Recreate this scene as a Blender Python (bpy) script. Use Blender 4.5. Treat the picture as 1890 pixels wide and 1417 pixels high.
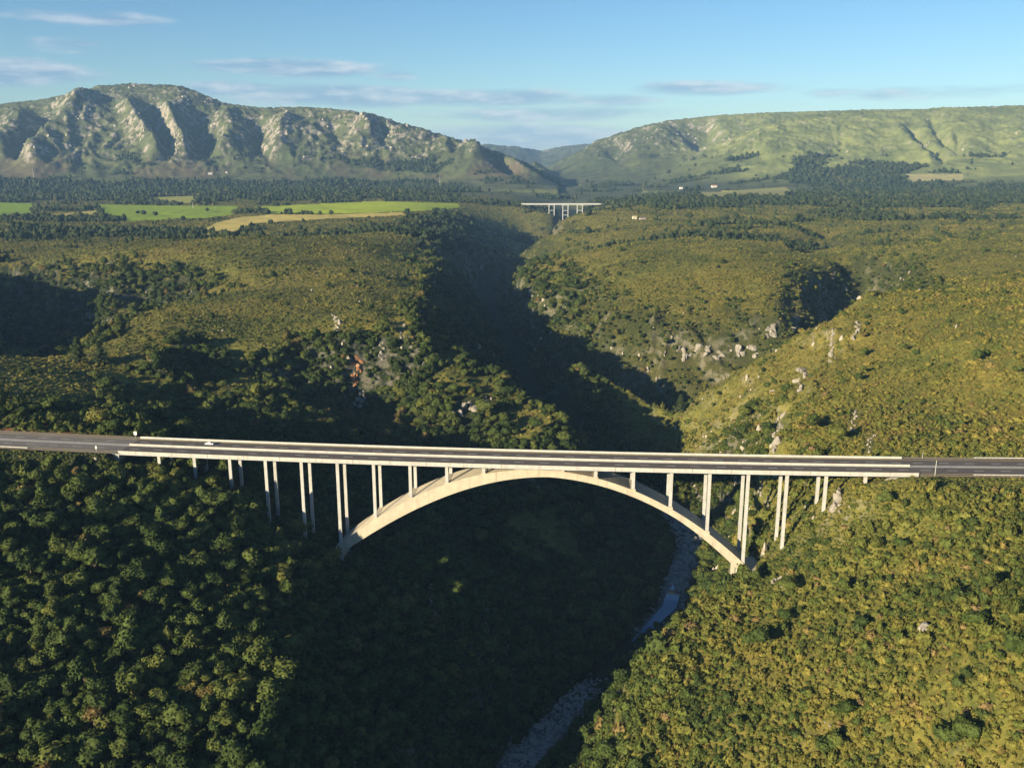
import bpy, bmesh, math, random
import numpy as np
from mathutils import Vector, Matrix

for o in list(bpy.data.objects): bpy.data.objects.remove(o)
SC = bpy.context.scene
COL = SC.collection
random.seed(7); RNG = np.random.default_rng(11)

# ------------------------------------------------------------------ camera
FPX, PITCH, CAMH = 1686.0, 0.24324, 142.85      # focal length in photo pixels, tilt, height over the deck
CX, CY = 945.0, 708.5
cd = bpy.data.cameras.new('camera'); cam = bpy.data.objects.new('camera', cd); COL.objects.link(cam)
cam.location = (0, 0, CAMH); cam.rotation_euler = (math.pi/2 - PITCH, 0, 0)
cd.sensor_width = 36.0; cd.lens = 36.0*FPX/1890.0
cd.clip_start = 1.0; cd.clip_end = 60000.0
SC.camera = cam

# ------------------------------------------------------------------ sun, sky, exposure
SUN_EL, SUN_BACK = math.radians(15.5), math.radians(42.0)   # light comes from the left, a little from behind the camera
LIGHT = Vector((math.cos(SUN_BACK)*math.cos(SUN_EL), math.sin(SUN_BACK)*math.cos(SUN_EL), -math.sin(SUN_EL)))
sd = bpy.data.lights.new('sun', 'SUN'); sun = bpy.data.objects.new('sun', sd); COL.objects.link(sun)
sd.energy = 5.0; sd.angle = math.radians(0.5); sd.color = (1.0, 0.84, 0.58)
sun.rotation_euler = LIGHT.to_track_quat('-Z', 'Y').to_euler()
SC.view_settings.view_transform = 'Standard'; SC.view_settings.look = 'None'
SC.view_settings.exposure = 1.3; SC.view_settings.gamma = 1.0; SC.view_settings.use_curve_mapping = False
SC.render.engine = 'CYCLES'
SC.cycles.use_denoising = True
SC.cycles.max_bounces = 4; SC.cycles.diffuse_bounces = 1; SC.cycles.glossy_bounces = 2
SC.cycles.transmission_bounces = 1; SC.cycles.volume_bounces = 0; SC.cycles.transparent_max_bounces = 4
SC.cycles.use_adaptive_sampling = True

W = bpy.data.worlds.new('World'); SC.world = W; W.use_nodes = True
def build_world():
    nt = W.node_tree; nt.nodes.clear(); L = nt.links
    def N(t, **k):
        n = nt.nodes.new(t)
        for a, b in k.items(): setattr(n, a, b)
        return n
    def M(op, a, b=None, c=None):
        n = N('ShaderNodeMath', operation=op)
        for i, v in enumerate((a, b, c)):
            if v is None: continue
            if isinstance(v, (int, float)): n.inputs[i].default_value = v
            else: L.new(v, n.inputs[i])
        return n.outputs[0]
    sky = N('ShaderNodeTexSky', sky_type='NISHITA', sun_disc=False, sun_elevation=SUN_EL,
            sun_rotation=math.radians(270)-SUN_BACK, air_density=1.0, dust_density=0.1, ozone_density=2.5, altitude=300)
    tc = N('ShaderNodeTexCoord'); sp = N('ShaderNodeSeparateXYZ'); L.new(tc.outputs['Generated'], sp.inputs[0])
    x, y, z = sp.outputs
    az = M('ARCTAN2', x, y)                    # radians, 0 straight ahead
    el = M('ARCSINE', z)
    cv = N('ShaderNodeCombineXYZ'); L.new(M('MULTIPLY', az, 9.0), cv.inputs[0]); L.new(M('MULTIPLY', el, 42.0), cv.inputs[1])
    n1 = N('ShaderNodeTexNoise'); n1.inputs['Scale'].default_value = 1.0; n1.inputs['Detail'].default_value = 7; n1.inputs['Roughness'].default_value = 0.6
    L.new(cv.outputs[0], n1.inputs['Vector'])
    noise = M('SUBTRACT', n1.outputs['Fac'], 0.5)
    # cloud banks: azimuth, elevation, half widths (all in photo-derived degrees), strength
    dens = None
    for u, v, w, h, s in CLOUDS:
        a0 = math.atan((u-CX)/FPX*1.03); e0 = -(math.atan((v-CY)/FPX)+PITCH)
        da = M('MULTIPLY', M('SUBTRACT', az, a0), FPX/w); de = M('MULTIPLY', M('SUBTRACT', el, e0), FPX/h)
        r2 = M('ADD', M('MULTIPLY', da, da), M('MULTIPLY', de, de))
        m = M('MULTIPLY', M('SUBTRACT', 1.15, r2), s*1.25)
        m = M('MAXIMUM', m, -0.6)
        dens = m if dens is None else M('MAXIMUM', dens, m)
    d = M('ADD', dens, M('MULTIPLY', noise, 3.2))
    # the same broken cloud goes on all round the horizon
    band = M('SUBTRACT', 1.0, M('ABSOLUTE', M('MULTIPLY', M('SUBTRACT', el, 0.06), 16.0)))
    d = M('MAXIMUM', d, M('SUBTRACT', M('ADD', M('MULTIPLY', noise, 3.0), M('MULTIPLY', band, 0.3)), 0.62))
    mr = N('ShaderNodeMapRange', interpolation_type='SMOOTHSTEP'); L.new(d, mr.inputs[0])
    mr.inputs[1].default_value = -0.15; mr.inputs[2].default_value = 1.1; mr.inputs[3].default_value = 0.0; mr.inputs[4].default_value = 0.72
    # lit tops and darker undersides painted into the clouds: noise compared a little higher up
    cv2 = N('ShaderNodeCombineXYZ'); L.new(M('MULTIPLY_ADD', az, 9.0, 0.12), cv2.inputs[0]); L.new(M('MULTIPLY_ADD', el, 42.0, 0.22), cv2.inputs[1])
    n2 = N('ShaderNodeTexNoise'); n2.inputs['Scale'].default_value = 1.0; n2.inputs['Detail'].default_value = 5; n2.inputs['Roughness'].default_value = 0.6
    L.new(cv2.outputs[0], n2.inputs['Vector'])
    rel = N('ShaderNodeMapRange'); L.new(M('SUBTRACT', n1.outputs['Fac'], n2.outputs['Fac']), rel.inputs[0])
    rel.inputs[1].default_value = -0.06; rel.inputs[2].default_value = 0.14
    cm = N('ShaderNodeMix', data_type='RGBA'); L.new(rel.outputs[0], cm.inputs[0])
    cm.inputs[6].default_value = (0.17, 0.26, 0.37, 1); cm.inputs[7].default_value = (0.42, 0.45, 0.49, 1)
    hs = N('ShaderNodeHueSaturation'); hs.inputs['Saturation'].default_value = 1.14; L.new(sky.outputs[0], hs.inputs['Color'])
    tn = N('ShaderNodeMix', data_type='RGBA', blend_type='MULTIPLY'); tn.inputs[0].default_value = 1.0; tn.inputs[7].default_value = (.86, 1.0, 1.12, 1); L.new(hs.outputs[0], tn.inputs[6])
    b1 = N('ShaderNodeBackground'); L.new(tn.outputs[2], b1.inputs[0]); b1.inputs[1].default_value = SKY
    b2 = N('ShaderNodeBackground'); L.new(cm.outputs[2], b2.inputs[0]); b2.inputs[1].default_value = 0.68
    mx = N('ShaderNodeMixShader'); L.new(mr.outputs[0], mx.inputs[0]); L.new(b1.outputs[0], mx.inputs[1]); L.new(b2.outputs[0], mx.inputs[2])
    out = N('ShaderNodeOutputWorld'); L.new(mx.outputs[0], out.inputs[0])
SKY = 0.050
HAZE = 4.2e-5
CLOUDS = [(70,152,150,22,.9),(205,103,70,13,.6),(225,54,130,13,.55),(560,130,180,16,.75),(750,142,40,9,.5),
          (470,170,90,15,.9),(640,180,240,20,.95),(900,182,200,18,.8),(1080,186,120,12,.6),(1000,212,240,16,.7),(1000,258,280,30,.85),
          (1300,166,140,14,.7),(1500,178,60,9,.4),(1680,182,170,12,.5)]
build_world()

# ------------------------------------------------------------------ photo geometry -> places on the ground
def ray(u, v):
    a = (u-CX)/FPX; b = (v-CY)/FPX
    return a, math.cos(PITCH)-b*math.sin(PITCH), -math.sin(PITCH)-b*math.cos(PITCH)
def at_z(u, v, z):
    a, y, d = ray(u, v); t = (z-CAMH)/d; return (a*t, y*t, z)
def at_y(u, v, Y):
    a, y, d = ray(u, v); t = Y/y; return (a*t, Y, CAMH+d*t)
def project(x, y, z):
    fw = y*math.cos(PITCH)+(CAMH-z)*math.sin(PITCH); dn = (CAMH-z)*math.cos(PITCH)-y*math.sin(PITCH)
    return CX+FPX*x/fw, CY+FPX*dn/fw

# ------------------------------------------------------------------ numpy noise
_perm = np.random.default_rng(3).permutation(256); _perm = np.concatenate([_perm, _perm, _perm])
_ga = np.random.default_rng(4).random(256)*2*np.pi
_gx, _gy = np.cos(_ga), np.sin(_ga)
def perlin(x, y):
    xi = np.floor(x).astype(np.int64); yi = np.floor(y).astype(np.int64)
    xf = x-xi; yf = y-yi; xi &= 255; yi &= 255
    u = xf*xf*xf*(xf*(xf*6-15)+10); v = yf*yf*yf*(yf*(yf*6-15)+10)
    def g(ix, iy, fx, fy):
        h = _perm[_perm[ix]+iy] & 255
        return _gx[h]*fx+_gy[h]*fy
    a = g(xi, yi, xf, yf); b = g(xi+1, yi, xf-1, yf); c = g(xi, yi+1, xf, yf-1); d = g(xi+1, yi+1, xf-1, yf-1)
    return (a+u*(b-a))+v*((c+u*(d-c))-(a+u*(b-a)))
def fbm(x, y, octv=5, gain=0.5, lac=2.03):
    s = 0; a = 1
    for i in range(octv):
        s = s+a*perlin(x+17.3*i, y-9.1*i); a *= gain; x = x*lac; y = y*lac
    return s
def ridged(x, y, octv=5, gain=0.5, lac=2.03):
    s = 0; a = 1; w = 1
    for i in range(octv):
        n = 1-np.abs(perlin(x+11.7*i, y+5.3*i))*1.8
        n = n*n*w; s = s+a*n; w = np.clip(n*1.6, 0, 1); a *= gain; x = x*lac; y = y*lac
    return s
def smooth(a, b, x):
    t = np.clip((x-a)/(b-a), 0, 1); return t*t*(3-2*t)
# ------------------------------------------------------------------ terrain: control points (u, v from the photograph with a height or a distance)
RIVER = [(-40,60,-132),(-30,200,-130),(-15,300,-127),(2,359,-125),(46,430,-124),(95,504,-123),(126,600,-121),(120,660,-120),
         (92,720,-118),(62,790,-116),(38,860,-113),(24,960,-108),(6,1100,-102),(-12,1285,-95),(-40,1500,-92),(-52,1843,-100),
         (20,2150,-102),(110,2450,-100),(170,2870,-64),(195,3200,-80),(260,3700,-35)]
CP = []
def PZ(*pts):
    for u, v, z in pts: CP.append(at_z(u, v, z))
def PY(*pts):
    for u, v, Y in pts: CP.append(at_y(u, v, Y))
def PW(*pts):
    for p in pts: CP.append(p)
def densify(pl, step):
    out = []
    for a, b in zip(pl[:-1], pl[1:]):
        n = max(1, int(math.dist(a, b)/(step*max(1, a[1]/600))))
        for i in range(n): out.append(tuple(a[k]+(b[k]-a[k])*i/n for k in range(3)))
    out.append(pl[-1]); return out
PW(*densify(RIVER, 35))
# near left hill and forest
PZ((0,812,1),(60,812,1),(130,815,1),(200,822,-0.5),(0,850,-3),(150,860,-5),(0,1000,-14),(200,1000,-20),(0,1200,-34),(200,1200,-38),(0,1417,-52),(200,1417,-53),
   (400,1417,-55),(540,1417,-58),(380,1200,-43),(540,1250,-53),(380,1050,-33),(545,1100,-46),(300,900,-11),(400,930,-20))
PY((362,880,432),(426,905,431),(492,960,430),(560,1010,428),(628,1030,425))
PZ((640,1300,-76),(700,1200,-80),(610,1130,-60),(600,1417,-66),(650,1120,-62),(740,1417,-92),(850,1350,-106),(860,1417,-115),(720,1060,-62))
PW((-34,432,-66),(-30,455,-80),(-20,415,-78),(-40,480,-84))
PZ((0,770,7),(120,780,4),(230,790,-1),(0,720,3),(120,720,-3),(250,760,-16),(350,790,-34),(420,800,-32),(350,725,-37),(250,700,-15),(100,680,-3),(0,660,2),(385,690,-26))
# valley between the near left hill and the spur beyond it
PZ((500,800,-38),(600,798,-48),(700,815,-60),(800,820,-68),(900,835,-76),(700,870,-76),(820,900,-84),(900,950,-92),(1000,900,-90),(1100,950,-106),(1150,900,-108),(1200,960,-118),(1000,1020,-108),(900,1050,-104),(800,990,-90))
PZ((420,720,-22),(480,750,-31),(560,780,-42),(480,720,-26))
# the spur: crest to the right, cliff face, broad top
PY((1070,815,660),(1000,770,690),(920,720,730),(850,670,770),(780,620,810),(750,565,880))
PY((1000,800,640),(900,780,665),(790,740,708),(720,745,726),(660,752,722),(560,742,712))
PY((740,610,775),(700,640,752),(660,690,742),(600,640,752),(560,690,740),(500,650,735),(420,660,715),(470,690,712))
PZ((450,605,-3),(530,590,0),(620,575,3),(700,570,2),(330,640,-5),(280,660,-3))
PZ((400,560,2),(560,545,5),(650,540,4),(300,560,0),(230,600,-4),(450,500,6),(600,490,5),(300,500,2),(200,540,-6),(700,500,2))
# dark side valley on the left and the ridge that shades it
PZ((190,570,-10),(205,610,-12),(255,652,-4))
PW((-400,860,-62),(-460,940,-85),(-540,1040,-95),(-660,1150,-100),(-800,1250,-102),(-470,1130,-70),(-420,1040,-62),(-500,820,-60),(-400,780,-45),(-620,900,-60),(-560,1160,-80),(-660,1260,-70))
PZ((0,480,-6),(100,498,-8),(230,518,-8),(0,455,0),(150,460,0))
PW((-520,700,22),(-640,800,45),(-760,900,60),(-900,980,70),(-700,650,35),(-1100,1150,85),(-1300,1400,70))
PZ((850,545,-45),(880,600,-62),(920,650,-80),(870,480,-45),(900,430,-45),(860,420,-25),(930,560,-88))
PW((-95,1226,-24),(-60,1226,-60),(-98,1109,-26),(-60,1109,-64),(-100,1440,-24),(-105,1566,-24),(-80,1566,-54),(-118,2100,-22),(-85,2000,-48),(-88,880,-16),(-70,885,-40),(-66,815,-34),(-48,825,-58),(-28,780,-52),(-8,790,-78),(6,742,-66),(24,750,-92),(42,700,-82),(66,672,-94))
PW((-90,2300,-45),(-40,2300,-85),(-70,2500,-42),(-10,2500,-78),(-30,2750,-45),(30,2750,-72),(-125,1843,-28),(-95,1843,-65),(20,2900,-8),(70,2900,-16))
# plateau on the left
PZ((100,420,0),(300,430,2),(500,440,4),(650,430,4),(780,430,0),(0,390,0),(200,390,0),(430,400,0),(640,385,2),(830,385,0),(840,400,-2),(815,450,-4),(795,500,-5),(772,535,-5),(880,380,-4))
PW((110,2300,-8),(60,2600,-90),(0,2700,-62),(240,2880,-12),(260,3000,-3),(95,2880,-20),(125,2865,-28),(214,2865,-28),(145,2865,-50),(194,2865,-50),(30,3000,-5),(190,2600,-20),(160,2400,-12))
PZ((0,345,12),(200,345,12),(400,345,14),(600,350,12),(800,352,12),(950,360,5),(980,374,-1),(1095,374,-1))
# middle hill on the right of the gorge
PZ((1060,402,-6),(1010,432,-14),(975,482,-24),(962,505,-30),(1000,548,-38),(1070,592,-50),(1068,606,-54),(1130,645,-66),(1230,664,-70))
PY((1250,662,962),(1330,652,958),(1420,640,952),(1480,622,955))
PZ((1150,580,-31),(1250,600,-39),(1350,590,-34),(1450,590,-32),(1100,520,-14),(1250,520,-6),(1380,530,-6),(1480,550,-18),(1150,450,0),(1300,450,4),(1400,470,4),(1500,505,-5),(1200,405,6),(1350,400,8),(1500,390,8))
PZ((1420,455,0),(1380,440,3),(1555,440,4),(1480,405,7))
PW((430,1500,8),(460,1500,-16),(488,1500,-30),(525,1510,-6),(570,1520,6),(500,1640,10),(530,1640,-14),(556,1640,-26),(598,1650,0),(560,1780,10),(590,1780,-10),(615,1785,-14),(650,1790,5))
# ravine behind it and hill further right
PW((330,945,-62),(300,930,-72),(290,990,-22),(312,990,-52),(338,985,-80),(372,990,-52),(410,1000,-6),(330,1060,-8),(352,1060,-44),(380,1060,-76),(402,1065,-76),(440,1075,-25),(470,1080,0),(365,1130,-2),(390,1130,-34),(418,1130,-68),(442,1140,-70),(472,1150,-30),(500,1160,0),(420,1220,4),(445,1220,-34),(472,1225,-56),(505,1230,-14),(540,1240,8))
PZ((1600,470,10),(1700,480,18),(1890,480,22),(1800,430,14),(1650,420,8),(1890,400,16),(1750,520,18),(1890,530,30))
# right hill above the gorge
PY((1212,822,780),(1280,765,785),(1340,715,795),(1440,650,800),(1540,590,805),(1620,548,810),(1720,540,800),(1890,545,760))
PY((1890,640,570),(1750,640,620),(1650,650,650),(1550,700,630),(1450,740,630),(1360,780,640),(1890,750,510),(1750,760,525),(1620,780,515),(1500,800,520),(1420,815,525))
PW((150,600,-82),(148,540,-64),(150,500,-52),(165,680,-82),(150,760,-92),(135,820,-100))
PW((134,470,-58),(127,440,-52),(112,440,-88),(118,470,-95),(125,505,-98),(130,540,-98),(100,425,-88))
PW((110,900,-113),(150,905,-110),(190,900,-104),(228,888,-96),(80,930,-112),(265,872,-82),(135,950,-107),(181,930,-103),(222,920,-96),(270,912,-84))
PW((470,1000,2),(580,1020,12))
# small spur in the gorge
RIDGES = [([at_y(1066,686,856), at_y(1100,698,850), at_y(1150,718,838), at_y(1200,744,822), at_y(1268,772,800)], .85)]
# right abutment and the near right slope
PY((1392,1066,404),(1375,1064,402),(1440,1045,393),(1522,982,390),(1600,900,386),(1690,885,383))
PZ((1750,870,-1),(1890,870,0.5),(1890,820,3),(1780,820,2),(1680,835,-2),(1580,845,-9),(1500,850,-17),(1440,870,-28),(1400,900,-36),(1395,980,-45))
PZ((1330,1080,-55),(1240,1165,-62),(1160,1240,-68),(1150,1330,-72),(1150,1417,-78))
PZ((1500,1100,-36),(1650,1000,-16),(1800,1000,-4),(1890,950,0),(1400,1150,-47),(1300,1250,-57),(1300,1417,-62),(1500,1300,-40),(1500,1417,-46),(1700,1200,-17),(1700,1417,-32),(1890,1200,-2),(1890,1417,-18))
PW((26,325,-105),(42,362,-108),(66,405,-105),(95,455,-105),(20,290,-100))
# outside the frame, so that the place goes on
PW((-250,100,-75),(-120,60,-85),(-150,160,-68),(-350,250,-35),(-450,400,12),(-90,160,-75),(60,60,-90),(30,200,-92),(150,100,-30),(250,150,5),(300,300,12),(420,450,25),(450,700,40),(600,900,45),(900,1200,40),(-60,60,-110))
PW((-2500,2500,10),(2500,2500,20),(-1800,4300,14),(1800,4300,16),(-3500,4500,20),(3500,4500,20),(0,4500,0),(0,7000,0),(-5000,7000,20),(5000,7000,20),(0,14000,0),(-9000,12000,0),(9000,12000,0),(1200,3000,14),(2000,2000,20),(700,2500,10))
PZ((1250,360,12),(1500,360,14),(1800,360,16),(1150,372,6))

TH0, TH1, R0, R1 = math.radians(-46), math.radians(46), 70.0, 14500.0
L0, L1 = math.log(R0), math.log(R1)
def to_tl(x, y): return np.arctan2(x, y), np.log(np.hypot(x, y))
def rbf_grid():
    P = np.array(CP, float); th, lr = to_tl(P[:,0], P[:,1]); k = 1.0
    # merge near-duplicates
    X = np.stack([th, lr*0.8], 1)
    D2 = ((X[:,None]-X[None])**2).sum(-1)
    n = len(P); A = np.zeros((n+3, n+3)); A[:n,:n] = (D2+1e-6)**0.65 + 0
    A[:n,:n] += np.eye(n)*0.0015*-1
    A[:n,n] = 1; A[:n,n+1:] = X; A[n,:n] = 1; A[n+1:,:n] = X.T
    b = np.zeros(n+3); b[:n] = P[:,2]
    w = np.linalg.solve(A, b)
    gt = np.linspace(TH0, TH1, GT); gl = np.linspace(L0, L1, GL)
    out = np.zeros((GL, GT))
    for j in range(GL):
        d2 = (gt[:,None]-X[None,:,0])**2+(gl[j]*0.8-X[None,:,1])**2
        out[j] = (d2+1e-6)**0.65@w[:n]+w[n]+w[n+1]*gt+w[n+2]*gl[j]*0.8
    return out
GT, GL = 330, 360
COARSE = rbf_grid()
def bilin(G, th, lr):
    h, w = G.shape
    fx = np.clip((th-TH0)/(TH1-TH0)*(w-1), 0, w-1.001); fy = np.clip((lr-L0)/(L1-L0)*(h-1), 0, h-1.001)
    i = fx.astype(int); j = fy.astype(int); a = fx-i; b = fy-j
    return (G[j,i]*(1-a)+G[j,i+1]*a)*(1-b)+(G[j+1,i]*(1-a)+G[j+1,i+1]*a)*b

# mountains: crest line in photo coordinates with its distance, and where the foot lies
def crest_fn(pts):
    az = []; zz = []; yy = []
    for u, v, Y in pts:
        x, y, z = at_y(u, v, Y); az.append(math.atan2(x, y)); zz.append(z); yy.append(math.hypot(x, y))
    return np.array(az), np.array(zz), np.array(yy)
RANGES = [
 # (crest, foot distance, exponent, back length)
 ([(-500,210,5200),(-300,205,5200),(0,192,5200),(80,184,5200),(140,172,5200),(180,160,5200),(240,154,5250),(330,158,5250),(365,170,5250),(410,190,5250),(480,200,5200),(560,198,5150),(620,203,5100),(680,210,5050),(740,228,5000),(800,245,4950),(850,262,4850),(900,277,4750),(945,293,4650),(975,308,4600),(1000,325,4600),(1040,345,4650),(1090,375,4700)], 4050, 1.45, 2600),
 ([(900,400,5900),(960,310,5800),(985,298,5700),(1010,312,5650),(1060,335,5600),(1110,352,5550),(1150,372,5500)], 5000, 1.2, 800),
 ([(990,330,6600),(1020,305,6500),(1060,285,6500),(1100,262,6500),(1160,240,6450),(1230,223,6400),(1330,213,6400),(1400,209,6400),(1500,206,6400),(1600,203,6400),(1700,202,6400),(1900,200,6400),(2300,190,6400)], 4900, 1.3, 2600),
 ([(1080,372,4900),(1130,358,5000),(1170,345,5050),(1250,308,5150),(1310,273,5250),(1400,235,5350),(1480,214,5450),(1560,207,5500),(1650,206,5500),(1750,199,5500),(1890,195,5500),(2300,185,5500)], 4000, 1.35, 2500),
 ([(760,300,9800),(850,272,9800),(900,266,9800),(960,272,10000),(1000,279,10500),(1040,270,10500),(1080,266,10500),(1160,270,10500)], 8200, 1.0, 2500),
 ([(700,290,12500),(960,274,12500),(1040,281,12500),(1300,270,12500)], 11300, 1.0, 1500),
]
# ridges (+) and gullies (-) on the mountain faces, drawn on the photograph: polyline, amplitude m, width px
STROKES = [
 ([(185,165),(150,205),(110,245),(60,290),(20,318)], 75, 26), ([(120,190),(90,235),(45,275),(10,300)], -60, 20), ([(60,205),(20,255),(-30,290)], 40, 24),
 ([(222,172),(245,225),(280,270),(305,302)], 52, 15), ([(258,180),(288,225),(325,285)], -52, 17), ([(300,182),(320,235),(352,292)], 50, 15), ([(335,180),(368,240),(388,296)], -62, 20),
 ([(400,200),(430,250),(400,300)], 45, 26), ([(470,215),(480,260),(470,290)], -35, 18), ([(530,205),(520,250),(500,300)], 40, 24),
 ([(605,210),(620,240),(640,270)], -30, 14), ([(660,215),(690,250)], 25, 18), ([(720,235),(700,262)], -25, 14), ([(790,255),(830,290),(880,330)], 20, 24), ([(842,266),(915,312),(1000,362)], 45, 22), ([(878,272),(955,318),(1050,368)], -70, 26), ([(985,300),(1020,325),(1060,352)], 35, 14), ([(1015,306),(1055,335),(1095,358)], -45, 16),
 ([(1330,225),(1290,245),(1270,268)], -60, 22), ([(1240,228),(1200,270),(1150,310)], 30, 22), ([(1150,255),(1120,290)], -25, 16),
 ([(1670,222),(1700,255),(1755,300)], -42, 9), ([(1710,212),(1750,255),(1790,285)], -36, 8), ([(1640,225),(1690,275),(1735,310)], 22, 14), ([(1768,235),(1770,262)], -22, 6),
 ([(1560,240),(1540,290)], -18, 22), ([(1450,230),(1400,290)], 20, 26), ([(1830,215),(1850,290)], -18, 26),
]
def mountain(th, lr):
    r = np.exp(lr)
    z = np.full(th.shape, -1e3); cz = np.full(th.shape, 100.0)
    wob = fbm(th*34, lr*26, 5)
    for pts, foot, ex, back in RANGES:
        az, zc, yc = crest_fn(pts)
        o = np.argsort(az)
        tt = th+0.0035*perlin(th*60+3, lr*40)
        c = np.interp(tt, az[o], zc[o], left=zc[o][0]-150, right=zc[o][-1]-150); d = np.interp(tt, az[o], yc[o])
        ft = foot*(1+0.03*perlin(th*9, lr*0+foot*0.01))
        t = (r-ft)/(d-ft)
        up = np.clip(t, 0, 1)
        prof = np.where(t <= 1, 0.72*up**ex+0.28*(np.sin(np.clip(up,0,1)*math.pi/2)**2.2), 1-((r-d)/back)**2)
        zz = np.where(t < 0, -1e3, np.where(r > d+back, -1e3, 6+(c-6)*prof))
        zz = np.where(c < 10, -1e3, zz)
        cz = np.where(zz > z, c, cz); z = np.maximum(z, zz)
    return z, cz
def stroke_delta(u, v):
    dz = np.zeros(u.shape)
    for pl, amp, wd in STROKES:
        best = np.full(u.shape, 1e9); tb = np.zeros(u.shape); n = len(pl)-1
        for i in range(n):
            (x0, y0), (x1, y1) = pl[i], pl[i+1]; dx, dy = x1-x0, y1-y0
            t = np.clip(((u-x0)*dx+(v-y0)*dy)/(dx*dx+dy*dy), 0, 1)
            d = np.hypot(u-x0-t*dx, (v-y0-t*dy))
            m = d < best; best = np.where(m, d, best); tb = np.where(m, (i+t)/n, tb)
        fade = smooth(0, .3, tb)*smooth(1.0, .75, tb)*.95+.05
        dz += 1.6*amp*np.exp(-(best/(wd*1.15))**1.35)*fade
    return dz
def dist_poly(x, y, pl):
    best = np.full(x.shape, 1e9); zz = np.zeros(x.shape); side = np.zeros(x.shape)
    for a, b in zip(pl[:-1], pl[1:]):
        dx, dy = b[0]-a[0], b[1]-a[1]
        t = np.clip(((x-a[0])*dx+(y-a[1])*dy)/(dx*dx+dy*dy), 0, 1)
        d = np.hypot(x-a[0]-t*dx, y-a[1]-t*dy); m = d < best
        best = np.where(m, d, best); zz = np.where(m, a[2]+(b[2]-a[2])*t, zz)
        side = np.where(m, np.sign((x-a[0])*dy-(y-a[1])*dx), side)
    return best, zz, side

# deck line (fitted to the photograph): s = metres along from the first column of the arch, t = metres across from the near column row
BX0, BY0, BYAW, BG, BK, BW, BOH, BAY = 13.2147, 416.89, 0.077132, -0.001467, 4.16e-5, 13.1, 5.4, 18.0
def deck_pt(s, t=0.0, dz=0.0):
    ss = s-5.5*BAY; g = max(-330.0, min(330.0, ss))
    return (BX0+ss*math.cos(BYAW)+t*math.sin(BYAW), BY0-ss*math.sin(BYAW)+t*math.cos(BYAW), BG*ss+BK*g*g+dz)

def full_height(th, lr):
    r = np.exp(lr); x = r*np.sin(th); y = r*np.cos(th)
    z = bilin(COARSE, th, lr)
    rd, rz, _ = dist_poly(x, y, RIVER)
    near = smooth(3300, 2400, r)
    # broken gullied relief, stronger on steep ground
    gx = np.gradient(z, axis=1)/np.maximum(1e-6, np.gradient(x, axis=1)); gy = np.gradient(z, axis=0)/np.maximum(1e-6, np.gradient(r, axis=0))
    st = smooth(0.12, 0.7, np.hypot(gx, gy))
    keep = smooth(8, 45, rd)
    relief = fbm(x/140, y/140, 5, .52)*9+ridged(x/62+fbm(x/90, y/90, 2), y/62, 4)*5.0*st
    z = z+relief*keep*(0.45+0.9*st)*near*smooth(330, 780, r)
    z = z+fbm(x/520, y/520, 4)*(9-6*smooth(1500,2300,r))*smooth(700, 1300, r)*keep*smooth(20,200,rd)
    zr = rz+np.clip(rd-9, 0, 50)*0.35+fbm(x/14, y/14, 3)*1.6
    z = np.where((rd < 40) & (r < 3400), z+(np.minimum(z, zr)-z)*smooth(40, 16, rd), z)
    z = np.where(r > 3600, np.maximum(z, -30), z)
    for pl, sl in RIDGES:
        d_, c_, _ = dist_poly(x, y, pl); z = np.maximum(z, c_-d_*sl+fbm(x/16, y/16, 3)*3)
    # road formation: level ground at the approaches
    ca, sa = math.cos(BYAW), math.sin(BYAW)
    ss = (x-BX0)*ca-(y-BY0)*sa; t = (x-BX0)*sa+(y-BY0)*ca
    g = np.clip(ss, -330, 330); zd = BG*ss+BK*g*g-0.6
    lat = np.abs(t-BW/2)
    m = smooth(26, 14, lat)*np.maximum(smooth(-203, -212, ss), smooth(177, 185, ss))*smooth(-420, -400, ss)
    z = z+(zd-z)*m
    # keep the ground under the deck
    under = smooth(22, 13, lat)*smooth(-207, -200, ss)*smooth(182, 176, ss)
    z = np.where(under > 0, z+(np.minimum(z, zd-2.5-3.2*smooth(172, 164, ss))-z)*under, z)
    # mountains
    mz, crest_z = mountain(th, lr)
    fw = y*math.cos(PITCH)+(CAMH-np.maximum(mz, z))*math.sin(PITCH); dn = (CAMH-np.maximum(mz, z))*math.cos(PITCH)-y*math.sin(PITCH)
    u = CX+FPX*x/fw; v = CY+FPX*dn/fw
    rel = np.clip((mz-15)/420, 0, 1)
    body = smooth(0.02, 0.3, rel)
    mz2 = mz+np.where((r > 3900) & (r < 8000), stroke_delta(u, v)*body*smooth(1.0, .9, np.clip(mz/np.maximum(crest_z, 50), 0, 1)), 0)
    crag = ridged(th*55+fbm(th*20, lr*14, 2)*.8, lr*34, 6, .55)-0.9
    mz2 = mz2+crag*np.where(th<0.02,11,7)*body*smooth(1.0, .55, rel*.9)+(ridged(th*230, lr*150, 4)-.8)*7*body*smooth(.12,.5,rel)
    z = np.where(mz > -500, np.maximum(z, mz2), z)
    return x, y, z
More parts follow.
